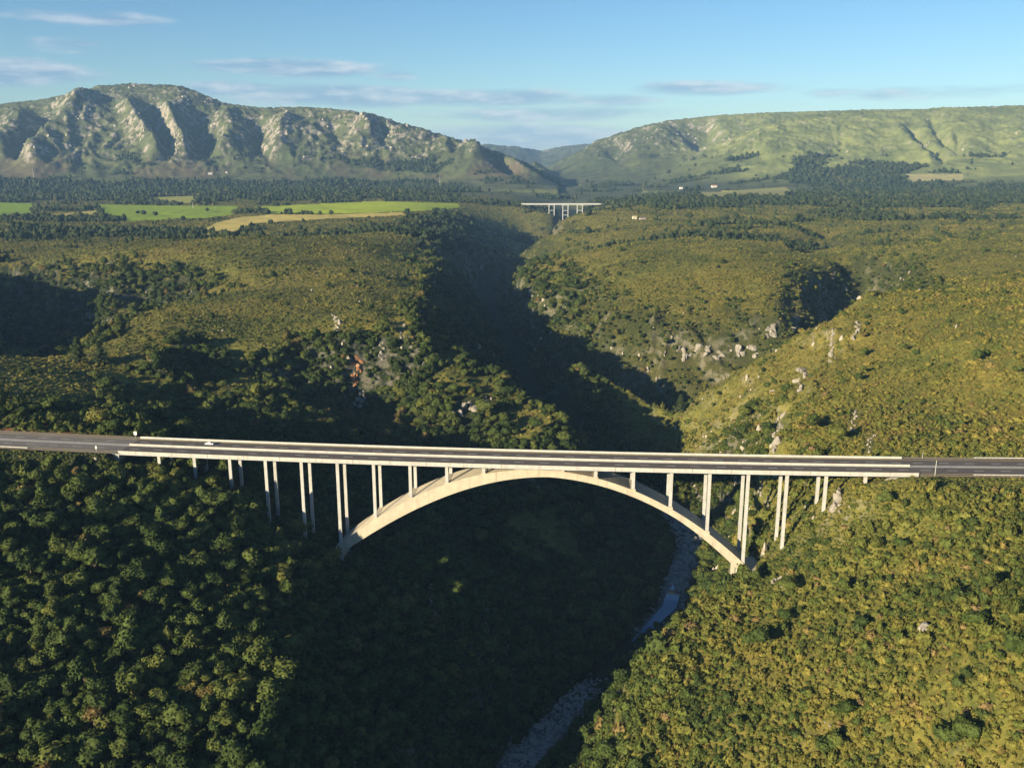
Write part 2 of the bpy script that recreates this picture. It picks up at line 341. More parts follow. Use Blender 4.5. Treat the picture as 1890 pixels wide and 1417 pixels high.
# ------------------------------------------------------------------ build the terrain sheet
LR_KEYS = np.array([L0, math.log(3500), math.log(7000), L1]); ROW_KEYS = np.array([0, 590, 860, 919])
NROW, NCOL = 920, 1000
LRV = np.interp(np.arange(NROW), ROW_KEYS, LR_KEYS); THV = np.linspace(TH0, TH1, NCOL)
TH, LR = np.meshgrid(THV, LRV)
GX, GY, GZ = full_height(TH, LR)
def hgt(x, y):
    x = np.asarray(x, float); y = np.asarray(y, float)
    th, lr = to_tl(x, y)
    fx = np.clip((th-TH0)/(TH1-TH0)*(NCOL-1), 0, NCOL-1.001); fy = np.clip(np.interp(lr, LR_KEYS, ROW_KEYS), 0, NROW-1.001)
    i = fx.astype(int); j = fy.astype(int); a = fx-i; b = fy-j
    return (GZ[j,i]*(1-a)+GZ[j,i+1]*a)*(1-b)+(GZ[j+1,i]*(1-a)+GZ[j+1,i+1]*a)*b
def slope_at(x, y, e=3.0):
    return np.hypot((hgt(x+e, y)-hgt(x-e, y))/(2*e), (hgt(x, y+e)-hgt(x, y-e))/(2*e))
def visible(x, y, z, n=60):
    ok = np.ones(x.shape, bool)
    for t in np.linspace(0.25, 0.985, n):
        ok &= (CAMH+(z-CAMH)*t) > hgt(x*t, y*t)
    return ok
def hit(u, v):                                   # where the photo's line of sight meets the ground
    a, y, d = ray(u, v); ts = np.exp(np.linspace(math.log(90), math.log(13000), 6000))
    zz = CAMH+d*ts; g = hgt(a*ts, y*ts); k = int(np.argmax(zz < g)); t = ts[k]
    return float(a*t), float(y*t), float(hgt(a*t, y*t))
U_, V_ = project(GX, GY, GZ)

def in_poly(u, v, pl):
    c = np.zeros(u.shape, bool); n = len(pl)
    for i in range(n):
        (x0, y0), (x1, y1) = pl[i], pl[(i+1) % n]
        if y0 == y1: continue
        m = ((y0 > v) != (y1 > v)) & (u < (x1-x0)*(v-y0)/(y1-y0)+x0)
        c ^= m
    return c
FIELDS = [  # polygon in photo coordinates, colour, label
 ([(-40,373),(60,376),(56,394),(0,398),(-40,398)], (.19,.28,.022), 'bright green field cut by the left edge of the photo', 'green_field'),
 ([(180,378),(330,380),(440,381),(430,397),(380,403),(330,404),(235,410),(190,393)], (.21,.29,.02), 'deep green field with dark tree clumps in its middle', 'green_field'),
 ([(462,383),(600,376),(700,372),(845,376),(850,383),(820,388),(700,393),(600,396),(500,394),(490,386)], (.31,.38,.022), 'brightest lime green field, longest one next to the gorge', 'green_field'),
 ([(372,427),(400,411),(440,402),(500,396.5),(600,397),(740,392),(755,398),(600,405),(470,413),(450,420),(436,428)], (.44,.36,.10), 'pale tan mown strip in front of the lime green field', 'stubble_field'),
 ([(265,365),(362,362),(360,376),(300,374)], (.28,.28,.06), 'small yellowish field framed by dark woods below the mountain', 'stubble_field'),
 ([(85,397),(180,389),(175,398),(90,404)], (.36,.31,.08), 'thin yellow strip at the corner of the deep green field', 'stubble_field'),
 ([(1290,356),(1450,346),(1472,360),(1400,363),(1300,364)], (.26,.25,.08), 'pale meadow below the right hills beside the dark plantation', 'meadow'),
 ([(1668,322),(1778,321),(1776,333),(1685,335)], (.32,.29,.13), 'pale cleared patch at the top edge of the dark plantation', 'meadow'),
]
RDIST, RRZ, RSIDE = dist_poly(GX, GY, RIVER)
LEFTSIDE = -1.0 if dist_poly(np.array([-200.]), np.array([500.]), RIVER)[2][0] < 0 else 1.0
GSX = np.gradient(GZ, axis=1)/np.gradient(GX, axis=1); GSY = np.gradient(GZ, axis=0)/np.gradient(np.exp(LR), axis=0)
SLOPE = np.hypot(GSX, GSY); RR = np.exp(LR)
def ramp_mask():
    n1 = fbm(GX/60, GY/60, 5); n2 = fbm(TH*70, LR*45, 6, .6); n3 = fbm(TH*16+5, LR*9, 4)
    mh = np.clip((GZ-15)/430, 0, 1); far = smooth(3600, 4300, RR)
    # bare rock: crags of the mountains (upper faces and steep places) and cliff faces of the gorge
    lum = 1-.4*smooth(.18, .28, TH)
    fade_r = smooth(0.36, 0.30, TH)*.4+.6
    rocky = smooth(.02, .5, n2+0.5*n3+0.55*smooth(.08,.5,mh)*lum+0.6*(smooth(.3,.9,SLOPE)-.5)-.50)*smooth(.1,.35,mh)*far*(.55+.45*lum)*fade_r*1.25
    cliff = smooth(.8, 1.5, SLOPE+n1*.6)*(1-far)*.38
    rocky = np.clip(rocky+cliff, 0, 1)
    left = RSIDE == LEFTSIDE
    # tall forest: the left slope, the gorge sides, belts of woodland on the plateau
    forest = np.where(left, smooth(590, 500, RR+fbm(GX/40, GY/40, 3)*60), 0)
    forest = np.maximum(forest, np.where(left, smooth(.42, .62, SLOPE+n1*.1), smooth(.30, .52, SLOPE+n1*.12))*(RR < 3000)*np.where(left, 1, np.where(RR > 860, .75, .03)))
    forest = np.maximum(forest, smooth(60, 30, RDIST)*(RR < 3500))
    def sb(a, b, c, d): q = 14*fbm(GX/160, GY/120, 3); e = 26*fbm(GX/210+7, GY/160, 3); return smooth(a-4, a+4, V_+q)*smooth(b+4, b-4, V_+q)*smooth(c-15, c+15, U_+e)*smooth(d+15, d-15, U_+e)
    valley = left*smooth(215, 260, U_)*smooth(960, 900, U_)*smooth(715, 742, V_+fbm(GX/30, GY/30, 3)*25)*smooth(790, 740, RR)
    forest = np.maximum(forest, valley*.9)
    wood = smooth(-.02, .12, fbm(GX/330, GY/190, 4)+(-.25+.62*sb(333,372,-200,850))+.5*sb(335,380,1480,2200)
                  +.55*sb(366,380,1100,1480)+.6*sb(303,340,1450,1680)
                  +.2*sb(395,440,-100,380)+.45*sb(392,470,720,860))
    wood = wood*((RR > 1500) & (GZ < 160))*smooth(35, 80, RDIST)
    for pl, c, l, n in FIELDS: wood = np.where(in_poly(U_, V_, pl), 0, wood)
    dry = smooth(-.25, .45, fbm(GX/150, GY/110, 5)+.25*smooth(20, -30, GZ*0+np.abs(GZ)-20))
    gravel = smooth(24, 9, RDIST+fbm(GX/18, GY/18, 3)*8)*np.maximum(smooth(425, 385, GY), smooth(475, 492, GY)*smooth(640, 570, GY))
    ca, sa = math.cos(BYAW), math.sin(BYAW)
    ss = (GX-BX0)*ca-(GY-BY0)*sa; t = (GX-BX0)*sa+(GY-BY0)*ca
    red = smooth(19, 24, t)*smooth(52, 36, t+fbm(GX/9, GY/9, 3)*9)*smooth(-205, -216, ss)*smooth(-.25, .15, fbm(GX/11, GY/7, 4)+.05)
    red = np.maximum(red, smooth(175, 182, ss)*smooth(190, 184, ss)*(np.abs(t-5) < 11)*.8)
    grassy = smooth(.13, .24, TH+.05*n3)*smooth(.02,.12,mh)*far
    scrub = smooth(.0, .4, n3+.2)*smooth(.02,.12,mh)*smooth(.4,.15,mh)*far*(TH < 0.02)
    return dict(rocky=rocky, forest=forest, wood=wood, dry=dry, gravel=gravel, red=red, scrub=scrub, grassy=grassy)
MASK = ramp_mask()
def mask_at(name, x, y):
    th, lr = to_tl(x, y)
    i = np.clip(np.round((th-TH0)/(TH1-TH0)*(NCOL-1)), 0, NCOL-1).astype(int); j = np.clip(np.round(np.interp(lr, LR_KEYS, ROW_KEYS)), 0, NROW-1).astype(int)
    return MASK[name][j, i]

def grid_object(X, Y, Z, name, attrs=None, facemask=None, lift=0):
    h, w = X.shape; idx = np.arange(h*w).reshape(h, w)
    q = np.stack([idx[:-1,:-1], idx[:-1,1:], idx[1:,1:], idx[1:,:-1]], -1).reshape(-1, 4)
    co = np.stack([X, Y, Z+lift], -1).reshape(-1, 3)
    if facemask is not None:
        q = q[facemask.reshape(-1)]; used, inv = np.unique(q, return_inverse=True); q = inv.reshape(-1, 4); co = co[used]
    me = bpy.data.meshes.new(name); me.vertices.add(len(co)); me.vertices.foreach_set('co', co.astype(np.float32).ravel())
    n = len(q); me.loops.add(n*4); me.loops.foreach_set('vertex_index', q.astype(np.int32).ravel())
    me.polygons.add(n); me.polygons.foreach_set('loop_start', np.arange(0, n*4, 4, dtype=np.int32))
    me.polygons.foreach_set('use_smooth', np.ones(n, bool))
    for k, a in (attrs or {}).items():
        at = me.attributes.new(k, 'FLOAT', 'POINT'); at.data.foreach_set('value', np.ascontiguousarray(a, dtype=np.float32).ravel())
    me.update(calc_edges=True)
    o = bpy.data.objects.new(name, me); COL.objects.link(o); return o

# ------------------------------------------------------------------ materials
class NT:
    def __init__(s, name):
        s.m = bpy.data.materials.new(name); s.m.use_nodes = True; s.t = s.m.node_tree; s.t.nodes.clear()
        s.out = s.n('ShaderNodeOutputMaterial'); s.b = s.n('ShaderNodeBsdfPrincipled'); s.l(s.b.outputs[0], s.out.inputs[0])
        s.b.inputs['Roughness'].default_value = .9; s.b.inputs['Specular IOR Level'].default_value = .15
    def n(s, t, **k):
        x = s.t.nodes.new(t)
        for a, b in k.items(): setattr(x, a, b)
        return x
    def l(s, a, b): s.t.links.new(a, b)
    def set(s, i, v):
        if isinstance(v, (int, float)): i.default_value = v
        elif isinstance(v, tuple): i.default_value = (*v[:3], 1) if len(i.default_value) == 4 else v
        else: s.l(v, i)
    def mix(s, f, a, b, mode='MIX'):
        x = s.n('ShaderNodeMix', data_type='RGBA', blend_type=mode); s.set(x.inputs[0], f); s.set(x.inputs[6], a); s.set(x.inputs[7], b); return x.outputs[2]
    def math(s, op, a, b=None, c=None):
        x = s.n('ShaderNodeMath', operation=op)
        for i, v in enumerate((a, b, c)):
            if v is not None: s.set(x.inputs[i], v)
        return x.outputs[0]
    def attr(s, name, kind='GEOMETRY'): return s.n('ShaderNodeAttribute', attribute_name=name, attribute_type=kind).outputs['Fac']
    def pos(s): return s.n('ShaderNodeNewGeometry').outputs['Position']
    def obj(s): return s.n('ShaderNodeTexCoord').outputs['Object']
    def noise(s, vec, scale, detail=4, rough=.55):
        x = s.n('ShaderNodeTexNoise'); s.l(vec, x.inputs['Vector']); x.inputs['Scale'].default_value = scale; x.inputs['Detail'].default_value = detail; x.inputs['Roughness'].default_value = rough
        return x.outputs['Fac']
    def rng(s, v, a, b, c=0., d=1.):
        x = s.n('ShaderNodeMapRange', interpolation_type='SMOOTHSTEP'); s.set(x.inputs[0], v)
        for i, q in enumerate((a, b, c, d)): x.inputs[i+1].default_value = q
        return x.outputs[0]
    def scalev(s, vec, xyz):
        x = s.n('ShaderNodeMapping'); s.l(vec, x.inputs[0]); x.inputs['Scale'].default_value = xyz; return x.outputs[0]
    def bump(s, h, strength, dist):
        x = s.n('ShaderNodeBump'); s.set(x.inputs['Height'], h); x.inputs['Strength'].default_value = strength; x.inputs['Distance'].default_value = dist
        s.l(x.outputs[0], s.b.inputs['Normal'])
    def col(s, c): s.set(s.b.inputs['Base Color'], c)

def mat_terrain():
    k = NT('fynbos_ground'); p = k.pos()
    cam_d = k.n('ShaderNodeVectorMath', operation='LENGTH'); k.l(p, cam_d.inputs[0]); far = k.rng(cam_d.outputs['Value'], 2200, 4200)
    fine = k.noise(p, .22, 5, .65); mid = k.noise(p, .035, 5, .6); big = k.noise(p, .006, 4); huge = k.noise(p, .0016, 5, .6)
    c = k.mix(k.rng(mid, .35, .65), (.095,.108,.023), (.185,.172,.036))
    c = k.mix(k.math('MULTIPLY', k.attr('dry'), .65), c, (.215,.17,.036))
    c = k.mix(k.rng(fine, .38, .62), c, k.mix(.55, c, (.03,.042,.014)))
    # mountains: green and olive heath
    mt = k.mix(k.rng(huge, .35, .65), (.058,.078,.034), (.104,.120,.047))
    mt = k.mix(k.rng(k.noise(p, .02, 7, .7), .44, .60), mt, (.052,.058,.030))
    mt = k.mix(k.attr('grassy'), mt, k.mix(k.rng(k.noise(p, .006, 6, .65), .38, .62), (.115,.140,.050), (.20,.22,.075)))
    c = k.mix(far, c, mt)
    c = k.mix(k.math('MULTIPLY', k.attr('scrub'), .6), c, (.115,.085,.055))
    c = k.mix(k.math('MULTIPLY', k.attr('wood'), .9), c, (.026,.038,.018))
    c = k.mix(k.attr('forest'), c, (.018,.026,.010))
    rn = k.noise(p, .09, 6, .7); rfar = k.noise(p, .022, 8, .75)
    rock = k.mix(k.rng(rn, .35, .7), (.21,.185,.15), (.42,.385,.335))
    rock = k.mix(k.rng(k.noise(p, .045, 4), .42, .60), rock, (.27,.235,.19))
    ra = k.attr('rocky')
    rmix = k.mix(far, k.rng(rn, .45, .58), k.rng(rfar, .485, .535))
    c = k.mix(k.math('MULTIPLY', ra, rmix), c, rock)
    c = k.mix(k.attr('red'), c, k.mix(k.rng(rn, .4, .65), (.24,.10,.045), (.33,.19,.10)))
    c = k.mix(k.attr('gravel'), c, k.mix(k.rng(fine, .35, .65), (.07,.068,.062), (.17,.165,.155)))
    k.col(c); k.bump(k.math('ADD', k.math('MULTIPLY', fine, .8), k.math('MULTIPLY', rfar, far)), .6, 2.2)
    return k.m
def mat_plain(name, c, rough=.85, spec=.2, var=.15, scale=.8, bump=0):
    k = NT(name); k.b.inputs['Roughness'].default_value = rough; k.b.inputs['Specular IOR Level'].default_value = spec
    p = k.obj(); n = k.noise(p, scale, 6, .65)
    k.col(k.mix(k.rng(n, .3, .7), tuple(v*(1-var) for v in c), tuple(min(1, v*(1+var)) for v in c)))
    if bump: k.bump(n, bump, .1)
    return k.m
def mat_concrete(name, c, streak=.5):
    k = NT(name); k.b.inputs['Roughness'].default_value = .8; p = k.obj()
    n = k.noise(p, .35, 6, .65); st = k.noise(k.scalev(p, (.9, .9, .05)), 1.0, 5, .7)
    c0 = k.mix(k.rng(n, .3, .72), tuple(v*.86 for v in c), tuple(min(1, v*1.08) for v in c))
    k.col(k.mix(k.math('MULTIPLY', k.rng(st, .52, .72), streak), c0, (c[0]*.45, c[1]*.42, c[2]*.36)))
    k.bump(n, .15, .15); return k.m
def mat_asphalt(name, c):
    k = NT(name); p = k.obj(); n = k.noise(p, 2.5, 5); tr = k.noise(k.scalev(p, (.03, 1.4, 1)), 1.0, 3); pt = k.noise(p, .06, 3)
    c0 = k.mix(k.rng(n, .3, .7), tuple(v*.85 for v in c), tuple(v*1.15 for v in c))
    c0 = k.mix(k.math('MULTIPLY', k.rng(tr, .45, .65), .35), c0, tuple(v*.6 for v in c))
    k.col(k.mix(k.math('MULTIPLY', k.rng(pt, .5, .65), .3), c0, tuple(min(1, v*1.5) for v in c))); return k.m
def mat_leaf(name, stops, dark=.5, scale=.55):
    """foliage: each plant has its own tint 0..1 picked from the stops, mottled by leaf clumps"""
    k = NT(name); k.b.inputs['Roughness'].default_value = .75; k.b.inputs['Specular IOR Level'].default_value = .12
    t = k.attr('tint', 'INSTANCER'); r = k.n('ShaderNodeValToRGB'); k.l(t, r.inputs[0])
    e = r.color_ramp.elements
    while len(e) < len(stops): e.new(.5)
    for i, (q, c) in enumerate(stops): e[i].position = q; e[i].color = (*c, 1)
    n = k.noise(k.pos(), scale, 4, .6)
    k.col(k.mix(k.rng(n, .36, .66), k.mix(1.0, r.outputs[0], (dark,)*3, 'MULTIPLY'), r.outputs[0]))
    return k.m
def mat_rock(name, a, b, stain):
    k = NT(name); p = k.obj(); n = k.noise(p, .5, 7, .7); s = k.noise(k.scalev(p, (.5, .5, .12)), 1.0, 5, .7)
    c = k.mix(k.rng(n, .32, .68), a, b); c = k.mix(k.math('MULTIPLY', k.rng(s, .5, .68), .75), c, stain)
    k.col(c); k.bump(n, .8, .8); return k.m
MT = {}
MT['ground'] = mat_terrain()
MT['leaf'] = mat_leaf('forest_foliage', [(0,(.034,.056,.012)),(.3,(.060,.086,.018)),(.55,(.092,.112,.023)),(.78,(.125,.130,.026)),(.92,(.135,.118,.030)),(1,(.15,.10,.035))], .45)
MT['shrub'] = mat_leaf('hill_shrub_foliage', [(0,(.048,.072,.018)),(.25,(.090,.112,.022)),(.5,(.145,.145,.030)),(.75,(.200,.175,.037)),(.92,(.205,.165,.038)),(1,(.20,.14,.06))], .5)
MT['fynbos'] = mat_leaf('fynbos_foliage', [(0,(.048,.066,.018)),(.3,(.088,.102,.025)),(.6,(.160,.155,.033)),(.85,(.205,.175,.040)),(1,(.20,.155,.06))], .55)
MT['wood'] = mat_leaf('woodland_foliage', [(0,(.020,.034,.014)),(.5,(.034,.052,.019)),(1,(.062,.070,.028))], .5, .2)
MT['conifer'] = mat_leaf('conifer_foliage', [(0,(.030,.048,.018)),(1,(.055,.075,.025))], .5)
MT['bark'] = mat_plain('bark', (.10,.075,.05), .95, .1, .3, 2)
MT['concrete'] = mat_concrete('weathered_concrete', (.39,.39,.37))
MT['arch'] = mat_concrete('arch_concrete', (.42,.375,.285), .6)
MT['paint_conc'] = mat_concrete('parapet_concrete', (.43,.41,.365), .45)
MT['asphalt'] = mat_asphalt('deck_asphalt', (.105,.092,.083))
MT['asphalt_old'] = mat_asphalt('pale_asphalt', (.17,.155,.14))
MT['white'] = mat_plain('white_road_paint', (.70,.68,.62), .7, .2, .15, 1.5)
MT['yellow'] = mat_plain('yellow_road_paint', (.66,.52,.10), .7, .2, .15, 1.5)
MT['steel'] = mat_plain('galvanised_steel', (.42,.42,.40), .5, .4, .1, 2)
MT['rock'] = mat_rock('pale_sandstone', (.18,.163,.135), (.34,.315,.27), (.10,.09,.07))
MT['rock_red'] = mat_rock('rust_orange_rock', (.22,.095,.04), (.34,.17,.085), (.22,.17,.12))
MT['crag'] = mat_rock('grey_crag_stone', (.26,.23,.18), (.42,.38,.32), (.15,.13,.10))
MT['boulder'] = mat_rock('river_boulder_stone', (.20,.19,.17), (.36,.35,.32), (.10,.10,.09))

def tag(o, label=None, cat=None, group=None, kind=None):
    if label: o['label'] = label
    if cat: o['category'] = cat
    if group: o['group'] = group
    if kind: o['kind'] = kind
    return o
def thing(name, loc, label, cat, group=None, rz=0.0):
    o = bpy.data.objects.new(name, None); COL.objects.link(o); o.location = loc; o.rotation_euler = (0, 0, rz); o.empty_display_size = .5
    return tag(o, label, cat, group)
def mesh_obj(name, V, F, mat, parent=None, smooth_=False):
    me = bpy.data.meshes.new(name); me.from_pydata([tuple(v) for v in V], [], F); me.materials.append(mat)
    if smooth_: me.polygons.foreach_set('use_smooth', np.ones(len(me.polygons), bool))
    bm = bmesh.new(); bm.from_mesh(me); bmesh.ops.recalc_face_normals(bm, faces=bm.faces); bm.to_mesh(me); bm.free()
    o = bpy.data.objects.new(name, me); COL.objects.link(o)
    if parent is not None: o.parent = parent
    return o
class MB:
    def __init__(s): s.V = []; s.F = []
    def add(s, V, F): b = len(s.V); s.V += [tuple(v) for v in V]; s.F += [tuple(i+b for i in f) for f in F]; return s
    def box(s, x0, x1, y0, y1, z0, z1):
        return s.add([(x0,y0,z0),(x1,y0,z0),(x1,y1,z0),(x0,y1,z0),(x0,y0,z1),(x1,y0,z1),(x1,y1,z1),(x0,y1,z1)], [(0,3,2,1),(4,5,6,7),(0,1,5,4),(1,2,6,5),(2,3,7,6),(3,0,4,7)])
    def prism(s, A, B):                     # loft between two rings
        n = len(A); return s.add(list(A)+list(B), [(i,(i+1)%n,n+(i+1)%n,n+i) for i in range(n)]+[tuple(range(n))[::-1], tuple(range(n,2*n))])
    def sweep(s, rings, cap=True):
        n = len(rings[0]); V = [v for r in rings for v in r]; F = []
        for k in range(len(rings)-1): F += [(k*n+i, k*n+(i+1)%n, (k+1)*n+(i+1)%n, (k+1)*n+i) for i in range(n)]
        if cap: F += [tuple(range(n))[::-1], tuple((len(rings)-1)*n+i for i in range(n))]
        return s.add(V, F)
    def tube(s, a, b, r0, r1, n=6):
        a = Vector(a); b = Vector(b); d = (b-a).normalized(); u = d.orthogonal().normalized(); w = d.cross(u)
        R = lambda c, r: [c+(u*math.cos(t)+w*math.sin(t))*r for t in [2*math.pi*i/n for i in range(n)]]
        return s.prism(R(a, r0), R(b, r1))
    def build(s, name, mat, parent=None, smooth_=False): return mesh_obj(name, s.V, s.F, mat, parent, smooth_)

terrain = grid_object(GX, GY, GZ, 'terrain', MASK); terrain.data.materials.append(MT['ground']); tag(terrain, kind='structure')
fc = lambda A: (A[:-1,:-1]+A[1:,1:])*.5
UC, VC, GZC, RC = fc(U_), fc(V_), fc(GZ), fc(RR)
for pl, c, lab, nm in FIELDS:
    m = in_poly(UC, VC, pl) & (RC > 1200) & (RC < 5200)
    if m.sum() < 4: continue
    o = grid_object(GX, GY, GZ, nm, None, m, .8); k = NT(nm+'_crop'); p = k.pos()
    n = k.noise(p, .05, 5, .6); ln = k.noise(k.scalev(p, (.004, .05, .05)), 1.0, 3)
    k.col(k.mix(k.rng(n, .3, .7), tuple(v*.82 for v in c), k.mix(k.rng(ln, .4, .6), c, tuple(v*1.15 for v in c))))
    o.data.materials.append(k.m); tag(o, lab, kind='structure')

# river: water sheet following the bed
def river_mesh():
    pl = densify(RIVER[1:11], 9); V = []; F = []
    for i, a in enumerate(pl):
        b = pl[min(i+1, len(pl)-1)]; c = pl[max(i-1, 0)]; d = Vector((b[0]-c[0], b[1]-c[1], 0)).normalized(); nrm = Vector((-d.y, d.x, 0))
        pool = max(0, 1-abs(a[1]-500)/34)
        wv = 3.0+.6*math.sin(i*.9)+1.2*pool; zz = a[2]-1.3+2.9*min(1, pool*2.2)
        for q in (-1, -.33, .33, 1): V.append((a[0]+nrm.x*wv*q, a[1]+nrm.y*wv*q, zz))
    for i in range(len(pl)-1):
        for j in range(3): F.append((i*4+j, i*4+j+1, i*4+j+5, i*4+j+4))
    k = NT('river_water'); k.b.inputs['Roughness'].default_value = .06; k.b.inputs['Specular IOR Level'].default_value = .6; k.col((.018,.06,.14))
    k.bump(k.noise(k.pos(), .8, 3), .12, .2)
    return tag(mesh_obj('river', V, F, k.m), kind='structure')
river_mesh()
# ------------------------------------------------------------------ the arch bridge
S_L, S_R = -108.0, 274.0
def sweep_deck(mb, prof, s0, s1, step=9.0):
    n = max(1, int(round((s1-s0)/step))); return mb.sweep([[deck_pt(s0+(s1-s0)*i/n, t, z) for t, z in prof] for i in range(n+1)])
TN, TF = -BOH, BW+BOH                                             # near and far deck edges
bridge = thing('arch_bridge', deck_pt(99, BW/2, 0), 'pale concrete open-spandrel arch road bridge spanning the wooded gorge', 'bridge')
def part(name, mb, mat, parent=None):
    o = mb.build(name, mat); o.parent = parent or bridge
    if parent is not None and parent is not bridge: return o
    o.matrix_parent_inverse = Matrix.Translation(-bridge.location); return o
m = MB(); sweep_deck(m, [(TN,-.05),(TN,-1.15),(TN+.5,-1.15),(-1.3,-1.5),(-1.0,-2.3),(BW+1.0,-2.3),(BW+1.3,-1.5),(TF-.5,-1.15),(TF,-1.15),(TF,-.05)], S_L, S_R)
deck_o = part('deck', m, MT['concrete'])
def tdeck(t, z0, z1, w, s0=S_L, s1=S_R): return sweep_deck(MB(), [(t-w/2,z0),(t+w/2,z0),(t+w/2,z1),(t-w/2,z1)], s0, s1)
m = tdeck((TN+TF)/2-6.3, -.048, .012, 10.4); part('carriageway', m, MT['asphalt'])
m = tdeck((TN+TF)/2+6.3, -.048, .012, 10.0); part('carriageway', m, MT['asphalt'])
for tc, a in ((TN, -1), (TF, 1)):
    m = MB(); sweep_deck(m, [(tc-a*.02,-.05),(tc-a*.50,-.05),(tc-a*.50,.25),(tc-a*.30,.85),(tc-a*.02,.9)], S_L, S_R); pa = part('parapet', m, MT['paint_conc'])
    for s in np.arange(S_L+9, S_R, 18.0):
        m = MB(); sweep_deck(m, [(tc+a*.010,-.9),(tc+a*.002,-.9),(tc+a*.002,.88),(tc+a*.010,.88)], s, s+.16, 1); 
        j = part('expansion_joint', m, MT['bark'], pa)
tm = (TN+TF)/2
m = MB(); sweep_deck(m, [(tm-.34,.0),(tm-.14,.30),(tm-.10,.85),(tm+.10,.85),(tm+.14,.30),(tm+.34,.0)], S_L, S_R); part('median_barrier', m, MT['paint_conc'])
m = tdeck(tm, -.046, .11, 1.5); part('median_strip', m, MT['paint_conc'])
m = tdeck(TF-.85, -.046, .14, .6); part('kerb', m, MT['paint_conc'])
m = tdeck(TN+.9, -.046, .14, .7); part('kerb', m, MT['paint_conc'])
def road_line(t, w, mat, s0, s1, parent=bridge): 
    return part('road_line', sweep_deck(MB(), [(t-w/2,.014),(t+w/2,.014),(t+w/2,.018),(t-w/2,.018)], s0, s1), mat, parent)
for t in (TN+1.7, TF-2.2): road_line(t, .28, MT['yellow'], S_L, S_R)
for t in (tm-1.45, tm+1.45): road_line(t, .22, MT['white'], S_L, S_R)
for t in (tm-5.4, tm+5.2):
    for s in np.arange(S_L+3, S_R-5, 12.0): road_line(t, .2, MT['white'], s, s+4.5)
# the arch: top and soffit levels read from the photograph
_s = np.array([0,18,36,54,72,90,99,108,126,144,162,180,198,205]); _t = np.array([-44.6,-30.8,-19.4,-11.1,-5.9,-3.3,-2.75,-3.1,-6.3,-12.0,-20.6,-32.4,-47.8,-54.5])
_b = np.array([-49.6,-37.3,-26.2,-17.2,-11.2,-7.7,-6.5,-6.4,-8.8,-14.4,-24.0,-37.0,-54.0,-61.5])
_pt = np.polyfit((_s-99)/99, _t, 5); _pb = np.polyfit((_s-99)/99, _b, 5)
arch_top = lambda s: float(np.polyval(_pt, (s-99)/99)); arch_bot = lambda s: min(float(np.polyval(_pb, (s-99)/99)), arch_top(s)-3.4)
m = MB(); rings = []
for s in np.linspace(-1.5, 203, 92):
    x = [deck_pt(s, t) for t in (-.95, BW+.95)]; a, b = arch_top(s), arch_bot(s)
    rings.append([(x[0][0],x[0][1],b),(x[1][0],x[1][1],b),(x[1][0],x[1][1],a),(x[0][0],x[0][1],a)])
m.sweep(rings); part('arch', m, MT['arch'])
m = MB()
for s in np.linspace(72, 124, 27): pass
m.sweep([[(*deck_pt(s,-.6)[:2], arch_top(s)+.003),(*deck_pt(s,BW+.6)[:2], arch_top(s)+.003),(*deck_pt(s,BW+.6)[:2], max(deck_pt(s)[2]-2.3, arch_top(s)+.01)),(*deck_pt(s,-.6)[:2], max(deck_pt(s)[2]-2.3, arch_top(s)+.01))] for s in np.linspace(87, 111, 13)])
part('crown_wall', m, MT['arch'])
def col(s, t, zb, wide=1.5, deep=1.05):
    zt = deck_pt(s)[2]-(2.29 if -1 <= t <= BW+1 else 1.4)
    P = lambda z, k: [deck_pt(s-wide/2*k, t-deep/2*k)[:2]+(z,), deck_pt(s+wide/2*k, t-deep/2*k)[:2]+(z,), deck_pt(s+wide/2*k, t+deep/2*k)[:2]+(z,), deck_pt(s-wide/2*k, t+deep/2*k)[:2]+(z,)]
    mb = MB(); mb.sweep([P(zt, 1), P(zb, 1)]); return part('column', mb, MT['concrete'])
for i in range(-5, 15):
    if i in (5, 6): continue
    s = i*BAY
    for t in (0.0, BW):
        if 1 <= i <= 10: zb = min(arch_top(s-.9), arch_top(s+.9))-.05
        else:
            q = deck_pt(s, t); zb = float(hgt(q[0], q[1]))-3
            if i in (0, 11): zb = min(zb, -47)
        col(s, t, zb)
    if 1 <= i <= 10:                                              # plinth under the pair
        m = MB(); a = arch_top(s)+.55; ins = 1.2
        m.sweep([[(*deck_pt(s+e, -.9)[:2], arch_top(s+e)-.4),(*deck_pt(s+e, BW+.9)[:2], arch_top(s+e)-.4),(*deck_pt(s+e, BW+.9)[:2], max(a, arch_top(s+e)+.1)),(*deck_pt(s+e, -.9)[:2], max(a, arch_top(s+e)+.1))] for e in (-ins, ins)])
        part('plinth', m, MT['arch'])
    zz = deck_pt(s)[2]-2.305
    if i not in (4, 7):
        m = MB(); m.sweep([[(*deck_pt(s+e, -.45)[:2], zz-.9),(*deck_pt(s+e, BW+.45)[:2], zz-.9),(*deck_pt(s+e, BW+.45)[:2], zz),(*deck_pt(s+e, -.45)[:2], zz)] for e in (-.6, .6)]); part('cross_beam', m, MT['concrete'])
def block(name, s0, s1, t0, t1, z0, z1, mat):
    m = MB(); m.sweep([[(*deck_pt(s, t0)[:2], z0),(*deck_pt(s, t1)[:2], z0),(*deck_pt(s, t1)[:2], z1),(*deck_pt(s, t0)[:2], z1)] for s in (s0, s1)]); return part(name, m, mat)
block('thrust_block', -3.5, 0.2, -.9, BW+.9, -62, arch_top(0)-3.2, MT['arch'])
block('thrust_block', 199.5, 208, -1.6, BW+1.6, -75, arch_top(201)-1.0, MT['arch'])
block('thrust_block', 192.5, 194.3, -.4, 1.4, -66, arch_bot(193)+.3, MT['arch'])
block('abutment', S_L-7, S_L-.05, TN+.6, TF-.6, -12, deck_pt(S_L)[2]-1.0, MT['concrete'])
